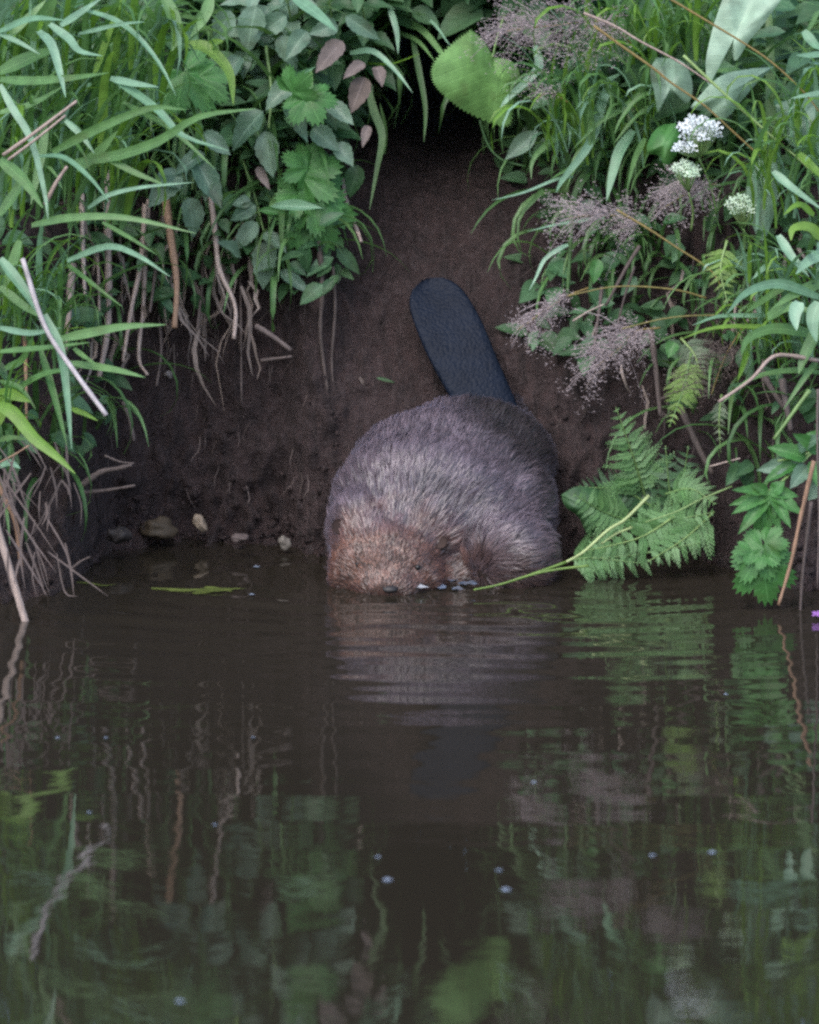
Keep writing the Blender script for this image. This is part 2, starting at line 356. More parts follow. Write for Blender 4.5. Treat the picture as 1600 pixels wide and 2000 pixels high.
def build_bank():
    xs = np.concatenate([[-90, -40, -15, -6, -3, -2.3], np.arange(-1.8, -1.1, .03), np.arange(-1.1, 1.1, .007), np.arange(1.1, 1.8, .03), [2.3, 3, 6, 15, 40, 90]])
    rows = []
    for x in xs:
        P = [(P0 := bank_profile(x))[0]]
        P = [Vector((p[0], p[1], 0)) for p in P0]
        C = catmull(P, 150)
        col = [Vector((P[0].x - 3, -1.0, 0)), Vector((P[0].x - .8, -.6, 0))] + C + [Vector((2.4, 1.0, 0)), Vector((5, 1.1, 0)), Vector((20, 1.3, 0)), Vector((90, 1.6, 0))]
        rows.append([(x, c.x, c.y) for c in col])
    V = np.array(rows, dtype=np.float64)            # nx, nv, 3
    nx, nv, _ = V.shape
    fl = V.reshape(-1, 3); out = fl.copy()
    for i, (x, y, z) in enumerate(fl):
        if abs(x) > 1.9 or y > 2.2 or y < -1.2: continue
        p = Vector((x, y * 1.0, z))
        slide = math.exp(-((x - .07) / .17) ** 2)
        a = mnoise.fractal(p * 5, 1.0, 2.0, 3) * 0.030
        b = mnoise.fractal(Vector((x * 26, y * 18, z * 13)), 0.9, 2.1, 4) * 0.026
        g = mnoise.noise(Vector((x * 17, 3.1, z * 2.2))) * 0.014          # washed-down vertical runnels
        cl = max(0, mnoise.noise(Vector((x * 38, y * 38, z * 30))) - .12) * 0.05 * (1 - .8 * slide)
        dr = slide * (mnoise.noise(Vector((x * 46 + z * 9, 7.7, z * 4))) * .007 + mnoise.fractal(Vector((x * 60, y * 25, z * 20)), .9, 2.1, 3) * .005)   # drag marks
        e = a + (b + g) * (1 - .45 * slide) + dr
        if z < .12 and x < .0: cl *= 2
        out[i, 1] = y - (e + cl) * .9
        out[i, 2] = z + (e + cl) * .35
    idx = np.arange(nx * nv).reshape(nx, nv)
    F = np.stack([idx[:-1, :-1], idx[1:, :-1], idx[1:, 1:], idx[:-1, 1:]], -1).reshape(-1, 4)
    o = obj('river_bank', npmesh('river_bank', out, F, MMUD)); o['kind'] = 'structure'; o['label'] = 'dark brown muddy river bank with a beaver slide worn down its middle'
    return o
build_bank()
def build_water():
    xs = np.concatenate([[-90, -40, -15, -6, -3], np.arange(-1.6, 1.6, .014), [1.8, 3, 6, 15, 40, 90]])
    ys = np.concatenate([[-90, -50, -30, -20, -14, -9, -7], np.arange(-5.5, .9, .0085), [1.2]])
    X, Y = np.meshgrid(xs, ys, indexing='ij'); Z = np.zeros_like(X)
    def rip(cx, cy, lam, A, fall, stx=1.0, ph=0.0, lo=.12):
        r = np.sqrt(((X - cx) * stx) ** 2 + (Y - cy) ** 2)
        ang = np.arctan2(Y - cy, X - cx)
        wob = .018 * np.sin(3 * ang + ph) + .012 * np.sin(7 * ang + 2 * ph)
        return A * np.exp(-r / fall) * np.sin(2 * np.pi * (r + wob) / lam + ph) * np.clip((r - lo) / .1, 0, 1)
    Z += rip(-.02, 0.05, .105, .0014, .50, .55) + rip(.35, .2, .078, .0010, .48, .7, 1.3)
    Z += rip(-.05, .05, .19, .0011, .9, .5, .6) + rip(-.6, .3, .12, .00015, .8, 1, 2.)
    V = np.stack([X, Y, Z], -1).reshape(-1, 3)
    idx = np.arange(len(V)).reshape(X.shape)
    F = np.stack([idx[:-1, :-1], idx[1:, :-1], idx[1:, 1:], idx[:-1, 1:]], -1).reshape(-1, 4)
    o = obj('river_water', npmesh('river_water', V, F, MWATER)); o['kind'] = 'structure'; o['label'] = 'dark still brown river water mirroring the bank'
build_water()

# ------------------------------------------------------------------ the beaver
def fur_mat():
    m, nt, ns, ls = newmat('beaver_fur')
    out = N_(ns, 'ShaderNodeOutputMaterial'); p = N_(ns, 'ShaderNodeBsdfPrincipled')
    at = N_(ns, 'ShaderNodeAttribute', attribute_name='fur_col')
    ls.new(at.outputs['Color'], p.inputs['Base Color'])
    p.inputs['Roughness'].default_value = 0.36; p.inputs['Specular IOR Level'].default_value = 0.9
    p.inputs['Sheen Weight'].default_value = 0.4; p.inputs['Sheen Roughness'].default_value = 0.4; p.inputs['Sheen Tint'].default_value = (.78, .76, 1, 1)
    ls.new(p.outputs[0], out.inputs[0]); return m
def skin_mat(name, col, rough, scale=0):
    m, nt, ns, ls = newmat(name)
    out = N_(ns, 'ShaderNodeOutputMaterial'); p = N_(ns, 'ShaderNodeBsdfPrincipled')
    geo = N_(ns, 'ShaderNodeNewGeometry'); nz = N_(ns, 'ShaderNodeTexNoise'); nz.inputs['Scale'].default_value = 30; nz.inputs['Detail'].default_value = 5
    ls.new(geo.outputs['Position'], nz.inputs['Vector'])
    c = mix(ns, ls, nz.outputs['Fac'], tuple(x * .6 for x in col), tuple(min(1, x * 1.4) for x in col))
    ls.new(c, p.inputs['Base Color']); p.inputs['Roughness'].default_value = rough; p.inputs['Specular IOR Level'].default_value = 0.14 if scale else 0.5
    if scale:
        vo = N_(ns, 'ShaderNodeTexVoronoi'); vo.inputs['Scale'].default_value = scale; ls.new(geo.outputs['Position'], vo.inputs['Vector'])
        bp = N_(ns, 'ShaderNodeBump'); bp.inputs['Strength'].default_value = 0.8; bp.inputs['Distance'].default_value = 0.002; bp.invert = True
        ls.new(vo.outputs['Distance'], bp.inputs['Height']); ls.new(bp.outputs[0], p.inputs['Normal'])
    ls.new(p.outputs[0], out.inputs[0]); return m
MFUR = fur_mat(); MHIDE = skin_mat('beaver_underfur', (0.045, 0.028, 0.022), 0.8)
MTAIL = skin_mat('tail_scales', (0.008, 0.0125, 0.024), 0.5, 150)
MEYE = skin_mat('dark_wet_skin', (0.008, 0.007, 0.007), 0.12)

def build_beaver():
    root = thing('beaver', 'wet brown beaver sliding head first down the mud into the water', 'beaver', (0.03, .1, 0))
    E = [  # centre, radii, rotation z, rotation x
     ((.115,.285,.215),(.182,.16,.152),-.25,.3), ((.06,.19,.185),(.205,.18,.166),-.1,.25), ((.03,.10,.155),(.20,.18,.158),0,.15),
     ((.0,.03,.105),(.172,.15,.128),.05,.2), ((.14,.07,.10),(.14,.16,.11),0,0), ((.19,.17,.13),(.105,.17,.14),0,0),     # haunch
     ((-.11,.02,.02),(.06,.10,.07),0,0), ((.08,-.02,.0),(.09,.10,.07),0,0),                     # shoulders
     ((.17,.355,.285),(.085,.085,.065),-.4,.6), ((.185,.40,.315),(.055,.06,.04),-.4,.7),        # rump running into the tail root
     ((.255,.13,.035),(.035,.055,.05),.2,0), ((.262,.07,.012),(.030,.055,.022),.3,0)]            # hind foot
    E = [(((c[0] - .06) * .94 + .066, c[1] * .74 + .135, c[2] * .86), (r[0] * .94, r[1] * .86, r[2] * .87), rz, rx) for c, r, rz, rx in E]
    E += [((-.050, .045, .048), (.106, .092, .073), 0, .35), ((-.042, -.025, .006), (.066, .055, .042), 0, .3),          # head, muzzle
          ((-.092, .115, .088), (.064, .10, .085), 0, 0), ((.19, .10, .05), (.095, .11, .08), 0, 0),   # shoulder, flank
          ((-.122, .030, .016), (.036, .05, .042), 0, 0), ((.024, .022, .016), (.042, .05, .042), 0, 0),                  # cheeks
          ((-.07, -.005, .055), (.030, .03, .020), 0, 0), ((-.005, -.005, .055), (.030, .03, .020), 0, 0)]                # brows
    bm = bmesh.new()
    for c, r, rz, rx in E:
        M = Matrix.Translation(c) @ Matrix.Rotation(rz, 4, 'Z') @ Matrix.Rotation(rx, 4, 'X') @ Matrix.Diagonal((*r, 1))
        bmesh.ops.create_icosphere(bm, subdivisions=3, radius=1, matrix=M)
    tmp = bpy.data.meshes.new('tmp'); bm.to_mesh(tmp); bm.free()
    to = bpy.data.objects.new('tmp', tmp); COL.objects.link(to)
    md = to.modifiers.new('r', 'REMESH'); md.mode = 'VOXEL'; md.voxel_size = 0.009
    sm = to.modifiers.new('s', 'SMOOTH'); sm.factor = .5; sm.iterations = 18
    dg = bpy.context.evaluated_depsgraph_get(); ev = to.evaluated_get(dg)
    me = bpy.data.meshes.new_from_object(ev); me.name = 'body'
    bpy.data.objects.remove(to)
    me.materials.clear(); me.materials.append(MHIDE)
    me.polygons.foreach_set('use_smooth', [True] * len(me.polygons))
    body = obj('body', me, root)
    # fur: tapered guard hairs lying along the coat
    me.calc_loop_triangles()
    V = np.empty(len(me.vertices) * 3, dtype=np.float32); me.vertices.foreach_get('co', V); V = V.reshape(-1, 3).astype(np.float64)
    Nn = np.empty(len(me.vertices) * 3, dtype=np.float32); me.vertices.foreach_get('normal', Nn); Nn = Nn.reshape(-1, 3).astype(np.float64)
    T = np.empty(len(me.loop_triangles) * 3, dtype=np.int32); me.loop_triangles.foreach_get('vertices', T); T = T.reshape(-1, 3)
    ar = np.linalg.norm(np.cross(V[T[:, 1]] - V[T[:, 0]], V[T[:, 2]] - V[T[:, 0]]), axis=1)
    cz = V[T].mean(1); ar[(cz[:, 2] < -.015)] = 0
    n = 110000
    pick = rng.choice(len(T), n, p=ar / ar.sum())
    b = rng.random((n, 2)); fl = b.sum(1) > 1; b[fl] = 1 - b[fl]; b = np.c_[1 - b.sum(1), b]
    P = (V[T[pick]] * b[:, :, None]).sum(1); Q = (Nn[T[pick]] * b[:, :, None]).sum(1); Q /= np.linalg.norm(Q, axis=1)[:, None]
    def locks(P, s, k): return np.stack([np.sin(P[:, 0] * s * 1.3 + 2.1 * np.sin(P[:, 2] * s + k)), np.sin(P[:, 1] * s + 1.7 * np.sin(P[:, 0] * s + k)), np.sin(P[:, 2] * s * 1.1 + 1.9 * np.sin(P[:, 1] * s - k))], 1)
    nose = np.array([-.045, -.08, -.02]); tail = np.array([.185, .45, .29])
    d1 = P - nose; r1 = np.linalg.norm(d1, axis=1)[:, None]; d1 = d1 / r1
    d2 = tail - P; d2 /= np.linalg.norm(d2, axis=1)[:, None] + .08
    stk0 = np.array([mnoise.noise(Vector(q_) * 30) for q_ in P])
    LN = np.array([mnoise.noise_vector(Vector(q_) * 48) + mnoise.noise_vector(Vector(q_) * 130) * .5 for q_ in P])
    D = d1 * 1.0 + d2 * .45 + LN * .5 + rng.normal(0, .09, (n, 3))
    D[:, 2] -= .22 * np.clip((P[:, 0] - .12) / .15, 0, 1)
    D -= Q * (D * Q).sum(1)[:, None]; D /= np.linalg.norm(D, axis=1)[:, None]
    head = np.clip((.222 - r1[:, 0] + .05 * stk0) / .085, 0, 1)
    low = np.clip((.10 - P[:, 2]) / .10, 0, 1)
    L = (.046 * (1 - head) + .012 * head) * rng.uniform(.55, 1.3, n)
    lift = .13 + .20 * rng.random(n) ** 2 + .0
    wd = rng.uniform(.0005, .0011, n)
    s = np.cross(Q, D); s += Q * rng.normal(0, .35, (n, 1)); s /= np.linalg.norm(s, axis=1)[:, None]
    mid = P + D * (L * .55)[:, None] + Q * (L * lift * .8)[:, None]
    tip = P + D * L[:, None] + Q * (L * lift * .9)[:, None]; tip[:, 2] -= L * .12
    # hairs gather in wet, pointed locks
    from mathutils.kdtree import KDTree
    ci = rng.choice(n, 3600, replace=False); kd = KDTree(len(ci))
    for k_, i_ in enumerate(ci): kd.insert(P[i_], k_)
    kd.balance(); own = ci[np.array([kd.find(q_)[1] for q_ in P])]
    pull = (.62 * (1 - head) + .25 * head)[:, None] * rng.uniform(.6, 1.1, (n, 1))
    tip = tip * (1 - pull) + (tip[own] + D * .004) * pull; mid = mid * (1 - pull * .35) + mid[own] * pull * .35
    root_ = P - Q * .002
    VV = np.stack([root_ - s * wd[:, None], root_ + s * wd[:, None], mid - s * (wd * .8)[:, None], mid + s * (wd * .8)[:, None], tip], 1).reshape(-1, 3)
    i0 = np.arange(n)[:, None] * 5
    F = np.concatenate([i0 + np.array([[0, 1, 3]]), i0 + np.array([[0, 3, 2]]), i0 + np.array([[2, 3, 4]])])
    th_ = np.arctan2(P[:, 0] + .05, P[:, 2] + .03)
    stk = np.array([.40 * mnoise.noise(Vector((a_ * 46, r_ * 11, 0))) + .28 * mnoise.noise(Vector((a_ * 100, r_ * 20, 5))) for a_, r_ in zip(th_, r1[:, 0])])
    lk = stk + np.array([.15 * mnoise.noise(Vector(q_) * 55) + .18 * mnoise.noise(Vector(q_) * 16 + Vector((3, 1, 2))) for q_ in P])
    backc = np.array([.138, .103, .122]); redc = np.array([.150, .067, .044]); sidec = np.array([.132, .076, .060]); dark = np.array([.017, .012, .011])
    rump = np.clip((P[:, 0] * .9 + P[:, 2] - .345) / .075, 0, 1)  # rump darkening: wet dark fur plus shading painted into the hair colour
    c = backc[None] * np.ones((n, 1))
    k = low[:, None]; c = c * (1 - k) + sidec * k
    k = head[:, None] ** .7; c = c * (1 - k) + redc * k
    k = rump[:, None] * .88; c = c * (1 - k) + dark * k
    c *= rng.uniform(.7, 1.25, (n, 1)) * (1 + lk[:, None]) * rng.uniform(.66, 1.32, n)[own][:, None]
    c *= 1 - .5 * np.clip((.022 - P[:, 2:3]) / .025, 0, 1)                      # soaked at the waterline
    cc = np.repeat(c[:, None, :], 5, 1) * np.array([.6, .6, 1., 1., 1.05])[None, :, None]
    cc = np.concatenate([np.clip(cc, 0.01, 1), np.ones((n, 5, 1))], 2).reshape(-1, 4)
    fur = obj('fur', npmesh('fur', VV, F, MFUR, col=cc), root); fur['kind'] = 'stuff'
    # tail: a flat scaly paddle lying up the slope
    A, B = W(944, 782, .40), W(820, 553, .555)
    X = (B - A); Lt = X.length * 1.02; X.normalize(); Nt = Vector((0.12, -1, .48)); Nt = (Nt - X * Nt.dot(X)).normalized(); Sd = Nt.cross(X)
    v, f = [], []; nu, kk = 26, 20
    for i in range(nu + 1):
        u = i / nu
        wdt = .0655 * (.80 + .20 * math.sin(math.pi * min(1, u * .92))) * (1 - max(0, (u - .76) / .24) ** 2.6) ** .5 * (1 + .012 * math.sin(u * 13)) if u < 1 else .004
        th = .017 - .010 * u
        c0 = A + X * (Lt * (u * 1.16 - .22)) + Nt * (.012 + .022 * math.sin(u * 2.6)) + Sd * (.004 * math.sin(u * 5.0))
        for j in range(kk):
            g = 2 * math.pi * j / kk
            v.append(c0 + Sd * (wdt * math.cos(g)) + Nt * (th * (abs(math.sin(g)) ** .8) * math.copysign(1, math.sin(g)) + .012 * math.cos(g) ** 2 * u))
    for i in range(nu):
        for j in range(kk): f.append((i * kk + j, i * kk + (j + 1) % kk, (i + 1) * kk + (j + 1) % kk, (i + 1) * kk + j))
    f.append(tuple(range(kk))[::-1]); f.append(tuple(range(nu * kk, nu * kk + kk)))
    t = obj('tail', mesh('tail', v, f, MTAIL), root); t['label'] = 'flat scaly blue-black tail pointing up the slide'
    # ears, eyes, nose
    def blob(name, c, r, mat, rz=0, rx=0, cup=False):
        bm = bmesh.new(); bmesh.ops.create_icosphere(bm, subdivisions=3, radius=1)
        for vv in bm.verts:
            if cup and vv.co.y < 0: vv.co.y *= -.35
        bmesh.ops.transform(bm, matrix=Matrix.Translation(c) @ Matrix.Rotation(rz, 4, 'Z') @ Matrix.Rotation(rx, 4, 'X') @ Matrix.Diagonal((*r, 1)), verts=bm.verts)
        m = bpy.data.meshes.new(name); bm.to_mesh(m); bm.free(); m.materials.append(mat)
        m.polygons.foreach_set('use_smooth', [True] * len(m.polygons)); return obj(name, m, root)
    return root, blob
BEAVER, bblob = build_beaver()
MEAR = skin_mat('ear_skin', (0.040, 0.022, 0.017), 0.8)
from mathutils.bvhtree import BVHTree
_bm = [o for o in BEAVER.children if o.name.startswith('body')][0].data
_bvh = BVHTree.FromPolygons([v.co for v in _bm.vertices], [tuple(q.vertices) for q in _bm.polygons])
def on_body(px, py, push=0.0):
    h, n, _, _ = _bvh.ray_cast(CAM, ray(px, py).normalized()); return h + n * push
bblob('ear', on_body(668, 1030, .008), (.015, .009, .015), MEAR, .5, -.3, True)
bblob('ear', on_body(858, 1058, .006), (.015, .009, .013), MEAR, -.5, -.3, True)
bblob('eye', on_body(698, 1102, .0), (.0042, .004, .004), MEYE)
bblob('eye', on_body(815, 1108, .002), (.0065, .006, .0055), MEYE)
MNOSE = skin_mat('nose_skin', (0.018, 0.015, 0.015), 0.5)
bblob('nose', on_body(762, 1149, -.003), (.017, .012, .007), MNOSE, 0, .4)
# ------------------------------------------------------------------ shared leaf, blade and floret shapes
def T(name, vf, mat): return mesh(name, vf[0], vf[1], mat, vf[2])
def variants(name, make, mats, n): return {k: [T(name, make(i), m) for i in range(n)] for k, m in mats.items()}
LEAF = variants('ovate_leaf', lambda i: leaf_shape(ovate(1), n=12, fold=.3, curl=.14 + .08 * i, teeth=.10, wave=.05, seed=i), dict(grey=MLG, bright=MLB, dark=MLD, dead=MDL, pale=MLP), 4)
LANC = variants('lance_leaf', lambda i: leaf_shape(lance(1), n=10, fold=.35, curl=.12 + .12 * i, wave=.04, seed=i), dict(grey=MLG, bright=MLB, dark=MLD, blue=MGB, yellow=MGY, dead=MDL), 3)
PALM = variants('lobed_leaf', lambda i: polar_leaf(5, .30, .075, seed=i, curl=.2 + .1 * i), dict(bright=MLB, dark=MLD, grey=MLG, pale=MLP), 3)
BIGL = variants('big_leaf', lambda i: polar_leaf(3, .22, .03, span=2.6, n=72, seed=i + 5, curl=.22 + .12 * i, cup=.3), dict(burdock=MLK, pale=MLP, grey=MLG), 3)
def arch(i):
    q = random.Random(i + 40); bend = .5 + .28 * i
    P = [Vector((0, 0, 0))]; a = R(82)
    for k in range(6):
        P.append(P[-1] + Vector((math.cos(a), q.uniform(-.03, .03), math.sin(a))) / 6); a -= bend * (.25 + .2 * k) * .55
    return ribbon(P, .058, n=9, normal=(-.6, .1, .9), fold=.3, twist=q.uniform(-.5, .5))
BLADE = variants('grass_blade', arch, dict(green=MG, blue=MGB, yellow=MGY, dark=MGD, straw=MDS), 6)
def feather(i):
    # one pinna of a fern frond: a midrib with toothed side lobes, unit length along +X
    v, f, uv = [], [], []; q = random.Random(i)
    def add(V, F, U):
        k = len(v); v.extend(V); f.extend([tuple(a + k for a in ff) for ff in F]); uv.extend(U)
    n = 9
    for k in range(n):
        u = (k + .6) / (n + .4); Lp = .34 * (1 - u) ** .75 + .05
        for s in (-1, 1):
            b = Vector((u - .03 + .02 * s, 0, -.12 * u * u)); t = b + Vector((Lp * .55, s * Lp * q.uniform(.8, 1.05), q.uniform(-.05, .02)))
            X = t - b; Sd = Vector((-X.y, X.x, 0)).normalized() * Lp * .23
            add([b, b + X * .35 + Sd, b + X * .55 + Sd * .35, b + X * .72 + Sd * .8, t, b + X * .72 - Sd * .8, b + X * .55 - Sd * .35, b + X * .35 - Sd],
                [(0, 1, 2, 6, 7), (2, 3, 4, 5, 6)], [(.5, .3)] * 8)
    add([Vector((0, -.012, 0)), Vector((0, .012, 0)), Vector((1, 0, -.12))], [(0, 1, 2)], [(0, .5)] * 3)
    return v, f, uv
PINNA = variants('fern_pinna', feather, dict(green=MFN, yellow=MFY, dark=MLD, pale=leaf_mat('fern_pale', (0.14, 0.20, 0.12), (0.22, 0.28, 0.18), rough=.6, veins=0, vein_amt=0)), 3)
def floret(i):
    v, f, uv = [], [], []; q = random.Random(i)
    for k in range(7):
        g = k * 2.4; r = .16 * math.sqrt(k) * 1.6
        c = Vector((r * math.cos(g), r * math.sin(g), .2 - r * r * .5))
        for p in range(5):
            a = 2 * math.pi * p / 5 + q.random(); d = Vector((math.cos(a), math.sin(a), q.uniform(-.1, .3))); e = Vector((-d.y, d.x, 0)) * .09
            b = len(v); v += [c, c + d * .13 + e, c + d * .24, c + d * .13 - e]; uv += [(.5, .3)] * 4; f.append((b, b + 1, b + 2, b + 3))
    return v, f, uv
FLOR = variants('floret', floret, dict(white=MWH, green=MWG), 3)

def rr(a, b): return rnd.uniform(a, b)
def facing(sp=.5): return (rr(-sp, sp), -1 + rr(-.2, .2), .55 + rr(-sp, sp))
# ---- placing functions
def blades(root, rows, name='blade'):
    for pts, Y0, Y1, wpx, mat in rows:
        n = len(pts); P = [W(x, y, Y0 + (Y1 - Y0) * i / (n - 1)) for i, (x, y) in enumerate(pts)]
        obj(name, T(name, ribbon(P, wpx / 1000 * 1.12, n=12, normal=facing(.35), fold=rr(.15, .4)), mat), root)
def filler(root, k, px, py, Y, spread, size, key, lean=(-1.0, 1.0), sx=None, name='blade', zj=.02):
    # loose blades of the same tussock, sharing a few blade shapes
    for i in range(k):
        c = W(px + rr(-1, 1) * spread, py + rr(-1, 1) * (sx or spread * .4), Y + rr(-.06, .06))
        a = rr(*lean); s = size * rr(.55, 1.15)
        M = Matrix.Translation(c) @ Matrix.Rotation(a, 4, 'Z') @ Matrix.Rotation(rr(-.2, .35), 4, 'Y') @ Matrix.Diagonal((s, s * rr(.6, 1.1), s, 1))
        obj(name, rnd.choice(BLADE[rnd.choice(key)]), root, M)
def leaf(root, b, t, wpx, Y, fam, key, name='leaf', dY=None, normal=None, label=None):
    B = W(*b, Y); Tt = W(*t, Y - (rr(.0, .05) if dY is None else dY))
    o = obj(name, rnd.choice(fam[key]), root, orient(B, Tt, wpx / 1000, normal or facing(.35)))
    if label: o['label'] = label
    return o
def stem(root, pts, Y0, Y1, wpx, mat, name='stem', taper=.6, knots=.06):
    n = len(pts); P = [W(x, y, Y0 + (Y1 - Y0) * i / (n - 1)) for i, (x, y) in enumerate(pts)]
    return obj(name, T(name, tube(P, wpx / 2000, wpx / 2000 * taper, n=4 * (n - 1) + 2, k=6, knots=knots, seed=rnd.randint(0, 999)), mat), root)
def stalk(name, label, cat, pts, Y0, Y1, wpx, mat, group=None, taper=.7, knots=.1):
    n = len(pts); P = [W(x, y, Y0 + (Y1 - Y0) * i / (n - 1)) for i, (x, y) in enumerate(pts)]
    o = P[0].copy()
    ob = obj(name, T(name, tube([p - o for p in P], wpx / 2000, wpx / 2000 * taper, n=5 * (n - 1) + 3, k=7, knots=knots, seed=rnd.randint(0, 999)), mat), None, Matrix.Translation(o))
    return tag(ob, label, cat, group)
def leafy(root, pts, Y0, Y1, key, size, pairs=6, wpx=6, fam=None, stem_mat=None, ratio=.55, start=.1):
    # an upright or hanging stem with opposite pairs of leaves
    fam = fam or LEAF; n = len(pts); P = [W(x, y, Y0 + (Y1 - Y0) * i / (n - 1)) for i, (x, y) in enumerate(pts)]
    C = catmull(P, 40); obj('stem', T('stem', tube(P, wpx / 2000, wpx / 3500, n=14, k=5), stem_mat or MST), root)
    for k in range(pairs):
        u = start + (1 - start) * k / max(1, pairs - 1); i = min(39, int(u * 40)); c = C[i]; t = (C[i + 1] - C[i]).normalized()
        a = t.cross(Vector((0, -1, .2))).normalized(); b = t.cross(a)
        ph = (k % 2) * 1.57 + rr(-.3, .3); s = size / 1000 * (1 - .45 * u) * rr(.8, 1.2)
        for sg in (0, math.pi):
            d = (a * math.cos(ph + sg) + b * math.sin(ph + sg)) * .85 + t * .35 + Vector((0, -.15, -.45)); d.normalize()
            obj('leaf', rnd.choice(fam[key]), root, orient(c, c + d * s, s * ratio, Vector((0, -.5, 1)) + t * .3))
def frond(root, pts, Y0, Y1, key, size, pairs=12, ratio=.36, sm=None):
    n = len(pts); P = [W(x, y, Y0 + (Y1 - Y0) * i / (n - 1)) for i, (x, y) in enumerate(pts)]
    C = catmull(P, 60); obj('stalk', T('stalk', tube(P, .003, .0008, n=12, k=5), sm or MST), root)
    N = Vector(facing(.3)).normalized()
    for k in range(pairs):
        u = .18 + .8 * k / (pairs - 1); i = min(59, int(u * 60)); c = C[i]; t = (C[i + 1] - C[i]).normalized(); s = t.cross(N).normalized()
        Lp = size / 1000 * (1.25 * (1.03 - u) ** .75 * min(1, .55 + 2 * u)) * rr(.8, 1.12)
        for sg in (-1, 1):
            d = (s * sg + t * .55 + Vector((rr(-.15, .15), rr(-.35, .15), rr(-.3, .02)))).normalized()
            obj('pinna', rnd.choice(PINNA[key]), root, orient(c, c + d * Lp, Lp * ratio * 1.35, N + Vector((rr(-.45, .45), 0, rr(-.45, .45)))))
def panicle(name, label, pts, Y0, Y1, boxes, spikes, group, mat=MPK, stem_w=4, stem_mat=None, dirn=(-1, .05)):
    # a flowering grass head: stalk, hair-thin branches and hundreds of spikelets
    root = thing(name, label, 'grass', W(*pts[0], Y0), group)
    n = len(pts); P = [W(x, y, Y0 + (Y1 - Y0) * i / (n - 1)) for i, (x, y) in enumerate(pts)]
    obj('stem', T('stem', tube(P, stem_w / 2000, stem_w / 4000, n=16, k=5), stem_mat or MOL), root)
    C = catmull(P, 60)
    sv, sf, bv, bf, tone = [], [], [], [], []
    for (cx, cy, hw, hh, k) in [(q[0], q[1], q[2] * 1.2, q[3] * 1.25, int(q[4] * .62)) for q in boxes]:
        ends = []
        for _ in range(max(6, k // 5)):
            a = W(cx + rr(-1.2, .9) * hw, cy + rnd.gauss(0, .6) * hh, Y1 + rnd.gauss(0, .03))
            rp = min((C[j] for j in range(20, 61, 4)), key=lambda c: (c - (a + Vector((.06, 0, .03)))).length)
            ends.append((rp, rp.lerp(a, .5) + Vector((0, rr(-.01, .01), .010)), a))
            b = len(bv); o = Vector((0, 0, .0013)); m = ends[-1][1]
            bv += [rp - o, rp + o, m + o * .7, m - o * .7, a + o * .5, a - o * .5]; bf += [(b, b + 1, b + 2, b + 3), (b + 3, b + 2, b + 4, b + 5)]
        for _ in range(k):
            rp, m, e_ = rnd.choice(ends); u = rnd.random() ** .6
            a = (rp.lerp(m, u * 2) if u < .5 else m.lerp(e_, u * 2 - 1)) + Vector((rnd.gauss(0, .004), rnd.gauss(0, .006), rnd.gauss(0, .005)))
            for j in range(rnd.randint(4, 8)):
                c = a + Vector((rnd.gauss(0, .010), rnd.gauss(0, .010), rnd.gauss(0, .007)))
                d = Vector((dirn[0] + rnd.gauss(0, .45), rnd.gauss(0, .4), dirn[1] + rnd.gauss(0, .4))).normalized() * rr(.003, .008)
                e = d.orthogonal().normalized() * rr(.0005, .0010); g = d.cross(e).normalized() * e.length
                b = len(sv); sv += [c, c + d * .45 + e, c + d * .45 - e * .5 + g, c + d * .45 - e * .5 - g, c + d]
                sf += [(b, b + 1, b + 2), (b, b + 2, b + 3), (b, b + 3, b + 1), (b + 4, b + 2, b + 1), (b + 4, b + 3, b + 2), (b + 4, b + 1, b + 3)]
                tone += [rnd.random()] * 5
    o = obj('branchlets', mesh('branchlets', bv, bf, mat), root); o['kind'] = 'stuff'
    o = obj('spikelets', mesh('spikelets', sv, sf, mat, tone=tone, smooth=False), root); o['kind'] = 'stuff'
    return root
def bake(name, label, inst, mat, fams):
    # many small leaves or blades nobody could count, as one mesh; inst = list of (matrix, family index)
    VS, FS, US, TS = [], [], [], []; off = 0
    tm = []
    for m in fams:
        v = np.array([p.co for p in m.vertices]); m.calc_loop_triangles()
        t = np.array([t.vertices for t in m.loop_triangles]); uv = np.zeros((len(v), 2))
        for l, d in zip(m.loops, m.uv_layers[0].data): uv[l.vertex_index] = d.uv
        tm.append((np.c_[v, np.ones(len(v))], t, uv))
    for M, k in inst:
        v, t, uv = tm[k]; A = np.array(M)
        VS.append((v @ A.T)[:, :3]); FS.append(t + off); US.append(uv); TS.append(np.full(len(v), rnd.random())); off += len(v)
    o = obj(name, npmesh(name, np.concatenate(VS), np.concatenate(FS), mat, uv=np.concatenate(US), tone=np.concatenate(TS)))
    o['kind'] = 'stuff'; o['label'] = label; o['category'] = 'vegetation'
    return o

